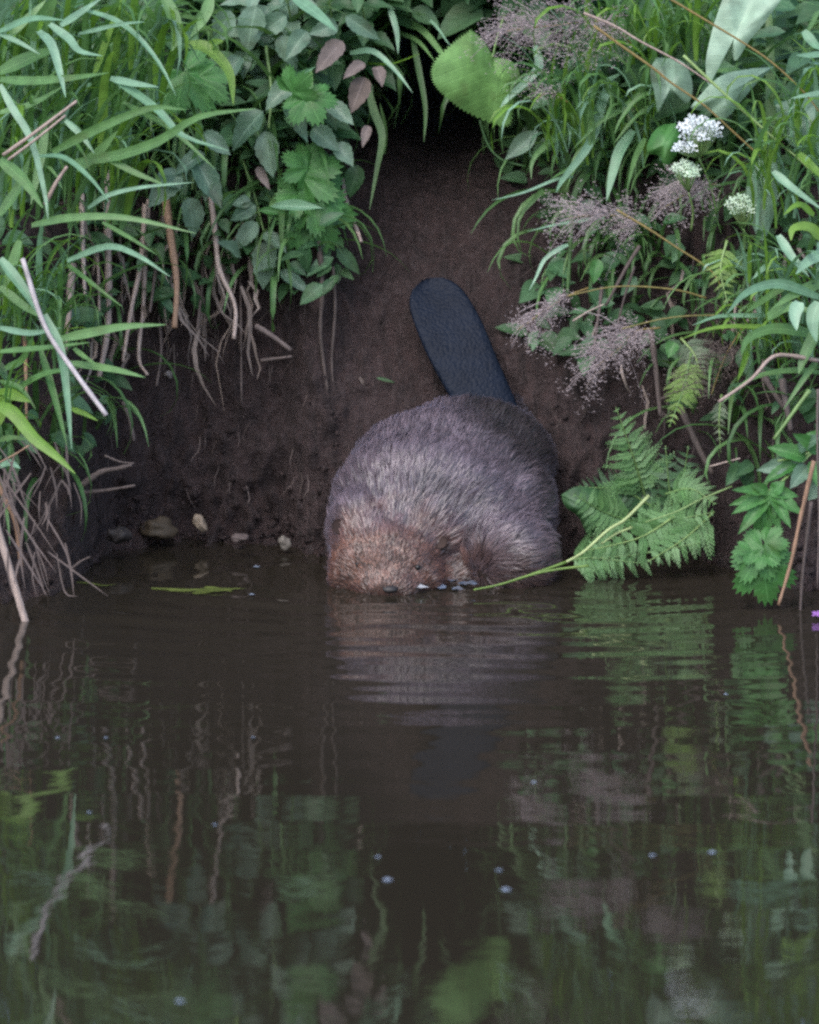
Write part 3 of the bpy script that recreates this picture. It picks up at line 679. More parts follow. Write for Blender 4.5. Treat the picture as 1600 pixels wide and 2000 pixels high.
# ------------------------------------------------------------------ undergrowth that nobody could count, on and over the bank
def in_gap(x, z, Y):       # the worn slide stays open
    c = .02 + .02 * z; hw = .15 if Y < 1.3 else .10
    return abs(x - c) < hw
def scatter_under():
    small = [T('u', leaf_shape(ovate(1), n=5, fold=.3, curl=.2, wave=.03, seed=i, half=1), MLD) for i in range(3)]
    smallb = [T('u', arch(i), MGD) for i in range(6)]
    def wisp(i):
        q = random.Random(i + 90); P = [Vector((0, 0, 0))]
        for k in range(4): P.append(P[-1] + Vector((q.uniform(-.09, .09), q.uniform(-.09, .09), .25)))
        return ribbon(P, .03 + .02 * q.random(), n=4, normal=(-1, .2, .1), fold=.2)
    wisps = [T('u', wisp(i), MRT) for i in range(6)]
    L1, L2, G1, G2, DR = [], [], [], [], []
    def lf(c, s, droop=.5):
        d = Vector((rr(-1, 1), rr(-1, .25), rr(-1, .35) * droop)).normalized()
        return orient(c, c + d * s, s * rr(.4, .65), (rr(-.6, .6), -.7, .9))
    def gb(c, s, a=None, tilt=(-.1, .5)):
        return Matrix.Translation(c) @ Matrix.Rotation(rr(-math.pi, math.pi) if a is None else a, 4, 'Z') @ Matrix.Rotation(rr(*tilt), 4, 'Y') @ Matrix.Diagonal((s, s * rr(.5, 1), s, 1))
    # the top of the bank, running back from the lip
    for _ in range(5200):
        x = rr(-1.7, 1.7); Y = .45 + 2.2 * rnd.random() ** 1.7
        base = bank_profile(x); lip = base[5]
        if Y < lip[0] - .12: Y = lip[0] + rr(-.12, .3)
        z = lip[1] + (.1 * (Y - lip[0])) + rr(-.05, .5) * (.55 + .5 * min(1, (Y - lip[0]) * 1.5))
        if in_gap(x, z, Y) and Y < 1.9 and z < 1.35: continue
        (L1 if rnd.random() < .6 else L2).append((lf(Vector((x, Y, z)), rr(.04, .10)), rnd.randrange(3)))
    for _ in range(2600):
        x = rr(-1.7, 1.7); base = bank_profile(x); lip = base[5]; Y = lip[0] + rr(-.08, 1.6) ; z = lip[1] + .09 * (Y - lip[0]) - .03
        if in_gap(x, z, Y): continue
        (G1 if rnd.random() < .5 else G2).append((gb(Vector((x, Y, z)), rr(.25, .6), tilt=(-.4, .4)), rnd.randrange(6)))
    # leaf roof added over the back of the slide to shade the hollow
    for _ in range(1500):
        x = rr(-.25, .3); Y = rr(1.0, 2.3); z = rr(.97, 1.4) + .12 * abs(x)
        L1.append((lf(Vector((x, Y, z)), rr(.06, .12), .4), rnd.randrange(3)))
    for _ in range(2600):  # unseen canopy above the view, added to block sky light from the hollow
        x = rr(-.5, .42); Y = rr(.72, 1.6); z = rr(1.05, 1.36) + .05 * abs(x)
        L1.append((lf(Vector((x, Y, z)), rr(.06, .12), .4), rnd.randrange(3)))
    for _ in range(700):
        x = rr(-.3, .34); Y = rr(1.9, 2.5); z = rr(.8, 1.4)
        L1.append((lf(Vector((x, Y, z)), rr(.06, .12), .4), rnd.randrange(3)))
    # fringe hanging over the lip, left and right of the slide
    for _ in range(1700):
        x = rr(-1.6, 1.6); side = x < 0
        if -.14 < x < .24: continue
        z = rr(.50, .95) if side else rr(.40, .95)
        if x < -.6: z = rr(.25, .95)
        if x > .55: z = rr(.28, .95)
        Y = bank_Y(x, min(z, .76)) - rr(.0, .12)
        (L1 if rnd.random() < .5 else L2).append((lf(Vector((x, Y, z)), rr(.03, .075), 1.), rnd.randrange(3)))
    for _ in range(1700):
        x = rr(-1.6, 1.6)
        if -.2 < x < .3: continue
        z = rr(.55, .85) if abs(x) < .55 else rr(.2, .85); Y = bank_Y(x, min(z, .76)) + .02
        a = -math.pi / 2 + rr(-1.2, 1.2)
        (G1 if rnd.random() < .6 else G2).append((gb(Vector((x, Y, z)), rr(.12, .32), a, (.3, 1.5)), rnd.randrange(6)))
    # dead stems and straw hanging under the fringe and lying on the mud
    for _ in range(1900):
        x = rr(-1.6, 1.6)
        if -.17 < x < .28: continue
        z = .10 + .65 * rnd.random() ** .8; Y = bank_Y(x, z) - rr(.004, .02)
        d = Vector((rnd.gauss(0, .45), -.15 + rnd.gauss(0, .15), -1)).normalized(); L = rr(.015, .08) * (1.6 if z > .45 else .8)
        if rnd.random() < .25: d = Vector((rr(-1, 1), rr(-.3, .1), rr(-.5, .3))).normalized(); L *= .7
        Mr = d.to_track_quat('Z', 'X').to_matrix().to_4x4()
        DR.append((Matrix.Translation((x, Y, z)) @ Mr @ Matrix.Diagonal((L, L, L, 1)), rnd.randrange(6)))
    ST_ = []
    for _ in range(130):
        x = rr(-.68, -.30) if rnd.random() < .75 else rr(.3, .95)
        z = rr(.42, .72) if x < 0 else rr(.3, .7); L = rr(.07, .19) if x < -.3 else rr(.06, .15)
        d = Vector((rnd.gauss(0, .10), -.05 + rnd.gauss(0, .05), -1)).normalized()
        Mr = d.to_track_quat('Z', 'X').to_matrix().to_4x4(); s_ = rr(.12, .34)
        ST_.append((Matrix.Translation((x, bank_Y(x, z) - rr(.02, .10), z)) @ Mr @ Matrix.Diagonal((s_, s_, L, 1)), rnd.randrange(6)))
    bake('dead_stem_fringe', 'fringe of thin dead stems hanging behind the stalks on the mud wall', ST_, dry_mat('dead_stem', (.14, .105, .09), (.38, .30, .26)), wisps)
    bake('undergrowth_leaves', 'dense dark green leaves massed along the top of the bank, with an added shading canopy over the slide', L1, MLD, small)
    bake('undergrowth_foliage', 'mid green small leaves filling the gaps behind the plants', L2, leaf_mat('leaf_mid', (0.05, 0.14, 0.055), (0.11, 0.22, 0.11), trans=.25, veins=5), small)
    bake('meadow_grass', 'dark green grass blades crowding the top of the bank', G1, MGD, smallb)
    bake('bank_grass', 'mid green grass hanging over the edge of the bank', G2, MG, smallb)
    bake('dead_grass_litter', 'grey brown dead grass wisps clinging to the mud face', DR, MRT, wisps)
scatter_under()

def crumbs():
    V, F = [], []
    base = bmesh.new(); bmesh.ops.create_icosphere(base, subdivisions=1, radius=1)
    bv = np.array([v.co for v in base.verts]); bf = np.array([[v.index for v in f.verts] for f in base.faces]); base.free(); off = 0
    for _ in range(900):
        x = rr(-1.1, 1.1); z = .28 * rnd.random() ** 2.2 + rr(-.01, .02)
        if -.14 < x < .27: continue
        s = rr(.003, .009) * (1.25 if z < .05 else 1)
        V.append(bv * (s * rng.uniform(.5, 1.3, 3)) * (1 + rng.normal(0, .38, (len(bv), 1))) + np.array([x, bank_Y(x, z) - .004, z])); F.append(bf + off); off += len(bv)
    o = obj('mud_crumbs', npmesh('mud_crumbs', np.concatenate(V), np.concatenate(F), MMUD)); o['kind'] = 'stuff'
crumbs()

# ------------------------------------------------------------------ LEFT: grass tussocks
GR = 'grass tussocks on the left bank'
t = thing('grass_tussock', 'thick tussock of long blue-green blades in the top left corner', 'grass', W(60, 160, .25), GR)
blades(t, [([(75,61),(100,88),(116,140),(128,190)],.0,-.12,18,MGB), ([(97,47),(134,75),(156,100),(200,109)],.0,-.1,16,MGB), ([(162,19),(219,37),(266,69),(312,125),(344,187)],.05,-.1,12,MGB),
 ([(0,61),(62,37),(125,39)],.0,-.1,14,MGB), ([(0,66),(40,84),(78,106)],.0,-.05,10,MGB), ([(119,50),(156,25),(200,-5)],.0,.05,14,MGB), ([(153,66),(231,48),(284,42)],.05,-.1,8,MGB),
 ([(60,75),(85,35),(112,-15)],.1,.05,34,MG), ([(184,147),(215,60),(241,-10)],.1,.1,14,MGY), ([(318,-10),(340,35),(345,75),(335,100)],.1,.05,24,MG), ([(412,-5),(398,35),(372,72)],.1,.05,22,MG),
 ([(0,155),(62,158),(140,152),(212,142)],.0,-.15,17,MG), ([(0,140),(70,110),(115,98)],.05,0,28,MG), ([(20,70),(60,30),(90,0)],.0,.02,16,MG)])
filler(t, 110, 130, 190, .2, 190, .34, ('green', 'green', 'blue', 'yellow'), (-1.8, .3), 70)
t = thing('grass_tussock', 'tussock with long pale blades arching right above the dry stalks', 'grass', W(110, 380, .2), GR)
blades(t, [([(75,305),(125,308),(175,347),(213,394)],-.1,-.25,12,MGB), ([(103,297),(188,253),(290,212),(362,214)],-.08,-.25,17,MG), ([(147,317),(234,303),(312,275),(390,228),(500,212)],-.05,-.3,20,MG),
 ([(219,153),(266,184),(312,219),(359,266),(447,294)],.0,-.2,17,MGB), ([(216,153),(262,163),(310,170)],.0,-.1,14,MGB), ([(0,165),(25,212),(62,275),(87,375),(94,428)],-.1,-.2,14,MGB),
 ([(0,312),(47,353),(84,406)],-.15,-.25,22,MG), ([(172,406),(212,381),(281,365),(378,356)],-.1,-.25,9,MGB), ([(62,440),(140,425),(250,426),(384,456)],-.15,-.3,15,MG), ([(200,434),(255,465),(306,497)],-.1,-.2,8,MG),
 ([(0,220),(60,205),(130,165)],.0,-.05,16,MG), ([(210,310),(270,340),(320,360)],-.1,-.15,12,MG), ([(90,250),(75,330),(60,400)],0,-.05,18,MG), ([(150,330),(190,300),(230,255)],0,-.05,22,MG),
 ([(45,300),(90,240),(120,215)],0,0,14,MG), ([(240,200),(330,250),(420,330)],.05,-.1,12,MG), ([(128,235),(160,265),(185,300)],-.05,-.1,12,MGB), ([(0,420),(40,360),(60,300)],0,0,20,MG)])
filler(t, 110, 110, 380, .12, 150, .30, ('green', 'green', 'blue', 'yellow'), (-1.6, .4), 70)
t = thing('grass_tussock', 'tussock of narrow blades sticking out over the bleached reed', 'grass', W(60, 640, .05), GR)
blades(t, [([(131,509),(210,481),(271,500),(332,540)],-.15,-.3,12,MGB), ([(118,662),(184,649),(245,638),(324,634)],-.2,-.35,18,MG), ([(131,708),(219,721),(284,737)],-.2,-.35,14,MG), ([(30,763),(87,732),(153,719)],-.2,-.3,16,MG),
 ([(87,614),(118,684),(131,772),(140,877)],-.25,-.35,17,MGB), ([(79,684),(105,772),(131,872)],-.2,-.3,14,MG), ([(140,798),(166,808),(192,822)],-.25,-.3,10,MGY), ([(0,505),(44,562),(79,619)],-.2,-.25,20,MGB),
 ([(144,680),(166,698),(188,711)],-.2,-.3,10,MG), ([(0,687),(87,680),(175,669)],-.2,-.3,14,MG), ([(130,515),(175,550),(240,600)],-.1,-.2,9,MG), ([(0,560),(50,600),(95,625)],-.15,-.2,16,MG),
 ([(0,640),(60,650),(120,640)],-.15,-.25,12,MGB), ([(10,720),(45,700),(70,640)],-.15,-.2,14,MG), ([(40,470),(20,540),(5,600)],-.1,-.1,22,MG)])
filler(t, 70, 40, 660, -.05, 85, .24, ('green', 'green', 'blue', 'yellow'), (-1.5, .3), 70)
t = thing('grass_tussock', 'low tussock with one broad yellowing blade bent down to the roots', 'grass', W(10, 830, -.15), GR)
blades(t, [([(-10,790),(26,807),(66,855),(109,890),(147,925)],-.25,-.35,24,MGY), ([(0,859),(25,855),(52,858)],-.25,-.3,12,MG), ([(0,910),(20,905),(40,915)],-.2,-.25,16,MGB), ([(-10,780),(20,770),(60,785)],-.2,-.25,26,MGY),
 ([(0,745),(40,760),(70,800)],-.2,-.25,12,MG), ([(-5,830),(10,790),(40,740)],-.2,-.2,18,MGY)])
filler(t, 24, 5, 820, -.18, 35, .14, ('green', 'yellow'), (-1.2, .3), 40)

STR = 'dry straws lying in the left grass'
stalk('straw', 'long pinkish straw slanting across the upper left grass', 'straw', [(6,303),(80,250),(150,197)], -.16, -.18, 8, MDS, STR)
stalk('straw', 'shorter pinkish straw lying just under the long slanting straw', 'straw', [(16,312),(75,268),(128,225)], -.17, -.19, 6, MDS, STR)
stalk('straw', 'short steep brown straw in the left grass below the pair of slanting straws', 'straw', [(88,400),(108,360),(131,325)], -.17, -.18, 9, MDS, STR)
stalk('straw', 'hair-thin brown straw at the left edge above the tangled roots', 'straw', [(0,903),(28,888),(57,870)], -.3, -.32, 4, MDO, STR)
stalk('bleached_reed', 'white bleached reed stalk leaning down out of the left grass', 'reed', [(44,505),(87,636),(144,724),(208,811)], -.24, -.37, 10, MWS, None, .95, .08)

# ------------------------------------------------------------------ LEFT: dry stalks hanging down the mud wall
DS = 'dry stalks hanging down the left mud wall'
for lab, pts, Y, wd, m in [
 ('broad pale dry stalk, the palest hanging on the mud wall, kinked at its foot', [(207,330),(210,444),(212,600),(207,665),(193,737)], .36, 17, MDS),
 ('straight tan dry stalk just right of the broad pale one', [(283,400),(275,514),(258,597),(240,706)], .4, 12, MDS),
 ('dry stalk with a forked foot, between the straight tan and the orange stalks', [(290,390),(284,487),(280,597),(271,697),(288,732)], .42, 11, MDS),
 ('thick orange-brown dry stalk in the middle of the left mud wall', [(318,350),(332,452),(345,553),(341,640)], .38, 18, MDO),
 ('dry stalk bent like a knee, rightmost of the thick stalks', [(405,330),(420,452),(429,527),(459,597),(457,662)], .42, 13, MDS),
 ('thin grey-brown stalk between the forked and the orange stalks', [(312,420),(306,509),(293,610)], .46, 9, MRT),
 ('short thin muddy stalk right of the orange one', [(398,470),(394,566),(385,645)], .48, 8, MRT),
 ('dull brown stalk left of the broad pale one, half behind grass', [(160,380),(162,479),(166,575)], .3, 11, MDS),
 ('stubby brown stalk behind the bleached reed', [(142,520),(136,584),(127,684)], .2, 18, MDS),
 ('hair-thin root-like stalk hanging lowest, right of the knee-bent stalk', [(468,500),(470,575),(472,785)], .5, 6, MRT),
 ('thin muddy stalk hanging lowest below the orange one', [(308,540),(310,610),(315,684),(306,754)], .47, 8, MRT),
 ('thin brown stalk touching the left side of the broad pale one', [(186,400),(192,531),(194,610)], .38, 8, MDS),
 ('orange-brown stalk at the left edge below the grass', [(46,640),(50,697),(52,829)], -.12, 9, MDO),
 ('brown stalk behind the ovate leaves, left of the lobed green leaf', [(556,240),(560,280),(575,360)], .6, 12, MDS),
 ('short tan stub below the lobed green leaf', [(585,450),(592,475),(600,505)], .58, 15, MDS),
 ('thin tan stalk standing alone at the left rim of the dark hollow', [(668,350),(675,387),(690,430),(706,472)], .55, 11, MDS)]:
    stalk('dry_stalk', lab, 'stalk', pts, Y + .13, Y - .03, wd, m, DS, .6, .16)
for lab, pts, Y, wd in [
 ('mud-coloured root running down the ridge beside the slide', [(622,470),(630,560),(626,650),(640,770)], .50, 12),
 ('thinner mud-coloured root just right of the ridge root', [(650,520),(655,600),(648,700),(652,760)], .51, 8),
 ('short stubby twig stuck out of the mud wall', [(499,636),(530,655),(569,684)], .47, 13),
 ('small pale splinter lying under the stubby twig', [(510,704),(540,700),(570,696)], .47, 8),
 ('thick crooked root arching over the dark nook', [(157,950),(197,922),(230,915),(258,908)], .1, 13),
 ('thinner root lying just below the crooked root', [(160,962),(210,957),(264,948)], .12, 9),
 ('short muddy root on the wall above the crooked root', [(240,785),(252,815),(262,862)], .42, 12),
 ('fine root slanting up from the crooked root end', [(205,890),(235,902),(262,905)], .14, 5),
 ('short straw-thin root at the waterline below the nook', [(140,1110),(160,1095),(175,1088)], -.15, 5)]:
    stalk('exposed_root', lab, 'root', pts, Y, Y - .02, wd, MRT, 'roots in the left bank', .6, .2)
stalk('leaning_reed', 'pale dry reed at the left edge leaning into the water', 'reed', [(-12,1000),(0,1047),(26,1135),(46,1203),(50,1216)], -.32, -.33, 15, MDS, None, .9, .08)
stalk('leaning_reed', 'brown dry reed behind the pale one at the left edge', 'reed', [(-8,930),(0,955),(30,1020),(42,1105)], -.25, -.26, 11, MDO, None, .8, .1)
t = thing('dead_grass_clump', 'tangled grey dead grass hanging to the water at the left edge', 'grass', W(40, 940, -.15))
for i in range(44):
    x = rr(-15, 150); y = 860 + 230 * rnd.random() ** 1.3; ln = rr(30, 150); s_ = rnd.gauss(.15, .45)
    Yb = -.06 - .0016 * (150 - x) - .0009 * (y - 860)
    blades(t, [([(x, y), (x + ln * .5 * s_ + rr(-8, 8), y + ln * .5), (x + ln * s_, min(1165, y + ln))], Yb, Yb - .02, rr(2, 5), MRT)])
# ------------------------------------------------------------------ LEFT: leafy plants
LP = 'leafy plants overhanging the left mud wall'
t = thing('leafy_plant', 'leafy stems with grey-green pointed leaves hanging lowest over the mud', 'plant', W(500, 330, .6), LP)
stem(t, [(470,300),(500,390),(515,450),(545,525)], .6, .5, 6, MST)
for b, tp, wd in [((503,434),(456,487),40), ((525,470),(509,564),56), ((547,528),(606,570),28), ((500,400),(450,430),34), ((515,455),(560,490),34), ((490,395),(455,395),30), ((470,500),(430,470),36)]: leaf(t, b, tp, wd, .5, LEAF, 'grey')
leaf(t, (528,403), (628,400), 26, .45, LANC, 'blue', label='pale blue-green narrow leaf lying level')
leaf(t, (505,410), (560,415), 18, .48, LANC, 'bright')
t = thing('leafy_plant', 'plant with broad drooping grey-green leaves above the orange stalk', 'plant', W(400, 260, .5), LP)
stem(t, [(395,200),(385,290),(375,370)], .5, .42, 6, MST)
for b, tp, wd in [((350,331),(291,403),56), ((381,312),(434,400),52), ((366,385),(387,462),52), ((400,300),(340,330),40), ((395,260),(450,300),40), ((360,360),(310,350),34), ((410,330),(400,390),30)]: leaf(t, b, tp, wd, .4, LEAF, 'grey')
t = thing('leafy_plant', 'plant with large ovate leaves beside the brown withered leaves', 'plant', W(530, 160, .6), LP)
stem(t, [(520,90),(530,180),(525,250)], .6, .5, 7, MST)
for b, tp, wd in [((519,255),(531,346),52), ((556,200),(604,272),38), ((515,217),(445,284),60), ((600,170),(640,230),50), ((570,160),(520,205),46), ((610,250),(660,290),46), ((640,200),(690,240),40), ((655,280),(690,320),40)]: leaf(t, b, tp, wd, .5, LEAF, 'grey')
leaf(t, (550,166), (616,130), 17, .45, LANC, 'blue'); leaf(t, (700,322), (682,384), 42, .55, LEAF, 'dark')
t = thing('leafy_plant', 'dense leafy plant along the top edge left of the dark hollow', 'plant', W(560, 60, .7), LP)
for pts in ([(470,150),(480,60),(500,-20)], [(560,140),(570,60),(555,-30)], [(640,150),(650,70),(640,-30)], [(700,130),(715,60),(700,-20)]): leafy(t, pts, .7, .6, rnd.choice(('grey', 'grey', 'dark')), 95, 6, 6)
for b, tp, wd in [((500,10),(480,105),60), ((560,30),(500,70),46), ((675,31),(742,77),36), ((600,60),(560,110),44), ((450,20),(420,80),50), ((660,50),(610,60),40), ((545,70),(580,130),44), ((470,110),(440,150),40)]: leaf(t, b, tp, wd, .55, LEAF, 'grey')
blades(t, [([(575,-5),(620,28),(658,61)],.5,.4,26,MGB)])
t = thing('lobed_leaf_plant', 'bright green lobed leaves hanging at the rim of the mud wall', 'plant', W(600, 330, .62), LP)
stem(t, [(580,300),(600,350),(612,400)], .62, .52, 5, MST)
for b, tp, wd in [((592,345),(655,312),90), ((610,385),(668,398),100), ((612,410),(646,485),105), ((585,380),(540,385),70), ((600,330),(560,300),60)]: leaf(t, b, tp, wd, .50, PALM, 'bright', dY=.02)
t = thing('lobed_leaf_plant', 'fresh green lobed leaves among grass at the upper left', 'plant', W(390, 130, .45), LP)
for b, tp, wd in [((360,140),(416,212),80), ((340,170),(330,220),60), ((390,150),(440,190),60), ((600,190),(625,235),70), ((570,180),(600,150),60)]: leaf(t, b, tp, wd, .42, PALM, 'bright', dY=.03)
blades(t, [([(366,87),(406,97),(447,141),(456,205)],.3,.25,26,MGY), ([(404,96),(420,84),(438,80)],.3,.26,18,MGY)], 'leaf')
WL = 'withered leaves at the left rim of the hollow'
for lab, b, tp, wd in [('large mottled grey-pink withered leaf above the others', (670,80), (617,136), 44), ('crumpled pinkish withered leaf hanging point down', (712,150), (687,218), 46), ('small curled withered leaf beside the crumpled hanging one', (735,130), (748,160), 30), ('narrow withered leaf scrap dangling in the dark hollow edge', (720,245), (709,280), 22), ('brownish withered leaf tucked under the large mottled one', (712,122), (672,148), 28), ('orange withered leaf hanging beneath the ovate leaves', (503,325), (524,366), 20)]:
    B = W(*b, .52); o = obj('withered_leaf', rnd.choice(LEAF['dead']), None, orient(B, W(*tp, .48), wd / 1000, facing(.3))); tag(o, lab, 'leaf', WL)

# grass hanging into the dark hollow
t = thing('drooping_grass', 'grass tuft drooping over the top of the dark hollow', 'grass', W(800, 40, .95), None)
blades(t, [([(684,103),(728,100),(769,134),(806,181)],.6,.5,12,MGB), ([(719,172),(731,219),(747,266),(737,328),(722,409)],.62,.55,16,MGD), ([(805,70),(819,140),(831,212),(828,278)],.75,.65,12,MGD), ([(760,10),(775,60),(778,105)],.7,.62,12,MGB),
 ([(770,40),(820,55),(860,100),(880,130)],.8,.62,14,MG), ([(765,60),(815,80),(850,120)],.8,.65,10,MG), ([(790,30),(840,40),(880,90)],.8,.65,9,MGB), ([(830,25),(845,0),(870,-10)],.85,.8,5,MGB), ([(690,120),(760,125),(820,105)],.7,.6,6,MGY), ([(720,20),(780,20),(835,30)],.85,.7,8,MGD),
 ([(750,300),(752,250),(742,200)],.62,.6,10,MGD), ([(840,60),(835,20),(845,-10)],.9,.9,8,MGD)])
filler(t, 16, 790, 30, .95, 70, .22, ('dark', 'dark', 'green'), (-2.6, -.6), 20)
# ------------------------------------------------------------------ RIGHT: large leaves
t = thing('burdock_leaf', 'big bright green toothed leaf hanging over the right of the hollow', 'leaf', W(970, 70, .75))
def outline_leaf(root, name, pts, Y, mat, bulge=.02, tilt=(0, 0), axis=None, rag=0.0, seed=1, rings=5):
    # a blade with its own outline, domed, folded along its midrib and tilted in depth
    P = [Vector((x, y, 0)) for x, y in pts]; C = catmull(P + [P[0]], 14 * len(P))[:-1]
    q = random.Random(seed); cx = sum(p.x for p in C) / len(C); cy = sum(p.y for p in C) / len(C); n = len(C)
    (ax, ay), (bx, by) = axis; al = math.hypot(bx - ax, by - ay); ux, uy = (bx - ax) / al, (by - ay) / al
    v, uv, f = [], [], []
    for k in range(rings + 1):
        s = k / rings
        for i, p in enumerate(C):
            rg = 1 + (rag * (1 if i % 2 else -1) if k == rings else 0)
            x = cx + (p.x - cx) * s * rg; y = cy + (p.y - cy) * s * rg
            side = ((x - ax) * -uy + (y - ay) * ux) / 100; along = ((x - ax) * ux + (y - ay) * uy) / al
            d = bulge * (s * s) + tilt[0] * (x - cx) / 100 + tilt[1] * (y - cy) / 100 - .045 * abs(side) + .0012 * math.sin(along * 11 + side * 5) + .006 * mnoise.noise(Vector((x * .03, y * .03, seed)))
            v.append(W(x, y, Y + d)); uv.append((along, .5 + side * .4))
            if k == 0: break
    f += [(0, 1 + i, 1 + (i + 1) % n) for i in range(n)]
    for k in range(rings - 1):
        for i in range(n):
            a = 1 + k * n; f.append((a + i, a + n + i, a + n + (i + 1) % n, a + (i + 1) % n))
    return obj(name, mesh(name, v, f, mat, uv), root)
outline_leaf(t, 'leaf_blade', [(920,58),(884,85),(848,122),(846,158),(872,190),(918,222),(988,246),(1002,205),(990,160),(962,110),(945,80)], .54, MLK, .03, (.03, -.02), ((965,80), (960,240)), .035)
outline_leaf(t, 'leaf_blade', [(965,112),(1000,120),(1016,150),(1006,190),(992,215),(975,175),(962,140)], .58, MLK, .02, (.10, -.02), ((968,112), (992,215)), .04, 4)
stem(t, [(985,30),(972,70),(962,112)], .72, .57, 6, MST, 'stalk')
PALE = 'large pale leaves on the right bank'
t = thing('pale_leaf', 'largest whitish-green leaf with two drooping points at the top right', 'leaf', W(1480, -20, .35), PALE)
outline_leaf(t, 'leaf_blade', [(1420,-25),(1530,-25),(1500,35),(1465,78),(1437,118),(1424,88),(1404,128),(1385,166),(1379,120),(1394,50)], .26, MLP, .02, (0, -.03), ((1475,-20), (1415,120)), 0, 2)
t = thing('pale_leaf', 'pale green leaf directly behind the white flower head', 'leaf', W(1500, 130, .4), PALE)
outline_leaf(t, 'leaf_blade', [(1512,130),(1460,135),(1405,150),(1360,195),(1352,212),(1385,218),(1416,232),(1450,195),(1480,160)], .33, MLP, .03, (.02, -.03), ((1512,130), (1380,220)), .01, 3)
t = thing('pale_leaf', 'long pale leaf standing right of the lower flower heads', 'leaf', W(1490, 480, .3), PALE)
outline_leaf(t, 'leaf_blade', [(1484,310),(1512,312),(1522,350),(1512,420),(1490,470),(1470,440),(1458,380),(1464,335)], .24, MLP, .02, (.02, .0), ((1495,310), (1485,470)), .01, 5)
t = thing('pale_leaf', 'rounded green leaf cut by the right edge of the picture', 'leaf', W(1580, 200, .4), PALE)
outline_leaf(t, 'leaf_blade', [(1515,205),(1560,190),(1625,195),(1640,260),(1600,300),(1555,290),(1522,250)], .3, MLG, .03, (.0, -.03), ((1620,190), (1530,270)), .015, 6)
t = thing('pale_leaf', 'dull green leaf with two points left of the white flower head', 'leaf', W(1300, 110, .4), PALE)
outline_leaf(t, 'leaf_blade', [(1282,112),(1330,118),(1350,150),(1352,185),(1340,202),(1318,190),(1300,200),(1286,218),(1278,180),(1270,140)], .34, MLG, .03, (0, -.04), ((1310,112), (1310,200)), .01, 7)
outline_leaf(t, 'leaf_blade', [(1320,240),(1330,270),(1322,300),(1300,326),(1288,305),(1264,296),(1270,268),(1290,246)], .32, MLB, .03, (0, -.04), ((1318,242), (1285,315)), .012, 8)
t = thing('grey_leaf', 'narrow grey-green leaf below the big toothed leaf', 'leaf', W(1051, 255, .6))
leaf(t, (1051,255), (986,311), 38, .58, LANC, 'grey', 'leaf_blade')
blades(t, [([(1046,89),(1054,129),(1027,161),(992,193),(976,215)],.56,.52,18,MGB)], 'side_blade')
stalk('thin_vine', 'thin grey looping vine below the big toothed leaf', 'vine', [(938,235),(943,255),(956,287),(981,312),(1027,325)], .62, .58, 7, MGD, None, .6)

# ------------------------------------------------------------------ RIGHT: grasses
GRR = 'grass tussocks on the right bank'
t = thing('grass_tussock', 'right bank tussock with blades drooping into the hollow', 'grass', W(1190, 240, .5), GRR)
blades(t, [([(1150,255),(1102,261),(1062,288),(1040,317),(1038,350)],.5,.42,14,MG), ([(1196,153),(1175,202),(1161,255),(1142,296),(1100,349),(1086,376)],.48,.38,20,MGB), ([(1237,255),(1210,296),(1196,344),(1185,392)],.45,.36,22,MGB),
 ([(1210,145),(1156,175),(1124,215)],.48,.42,10,MGB), ([(1120,345),(1089,349),(1022,376),(960,391)],.45,.36,6,MGB), ([(1180,425),(1142,430),(1089,438),(1030,452)],.42,.34,7,MGB), ([(1060,370),(1043,390),(1013,424)],.46,.42,10,MGD),
 ([(1250,180),(1220,210),(1170,240),(1120,290)],.45,.4,12,MG), ([(1260,270),(1240,310),(1225,370)],.42,.35,12,MG), ([(1280,200),(1240,230),(1200,280)],.45,.4,9,MG), ([(1150,310),(1110,330),(1075,350)],.46,.4,8,MG),
 ([(1300,175),(1250,190),(1215,230),(1200,262)],.42,.36,10,MG), ([(1170,270),(1130,300),(1112,340)],.46,.42,12,MG)])
filler(t, 90, 1200, 270, .48, 130, .26, ('green', 'green', 'blue', 'yellow'), (-3.4, -1.2), 60)
t = thing('grass_tussock', 'bright grass tussock at the top of the right bank', 'grass', W(1250, 50, .6), GRR)
blades(t, [([(1270,95),(1240,40),(1225,-10)],.6,.6,22,MG), ([(1290,80),(1270,30),(1262,-10)],.58,.58,24,MG), ([(1240,70),(1200,30),(1180,-10)],.6,.6,16,MG), ([(1305,90),(1310,40),(1300,-10)],.55,.55,16,MG), ([(1000,60),(1020,20),(1010,-10)],.7,.7,14,MGD)])
filler(t, 80, 1290, 110, .5, 150, .26, ('green', 'green', 'yellow'), (-3.4, -.2), 40)
t = thing('broad_grass', 'fresh broad-bladed grass arching left from the right edge', 'grass', W(1580, 620, .05), GRR)
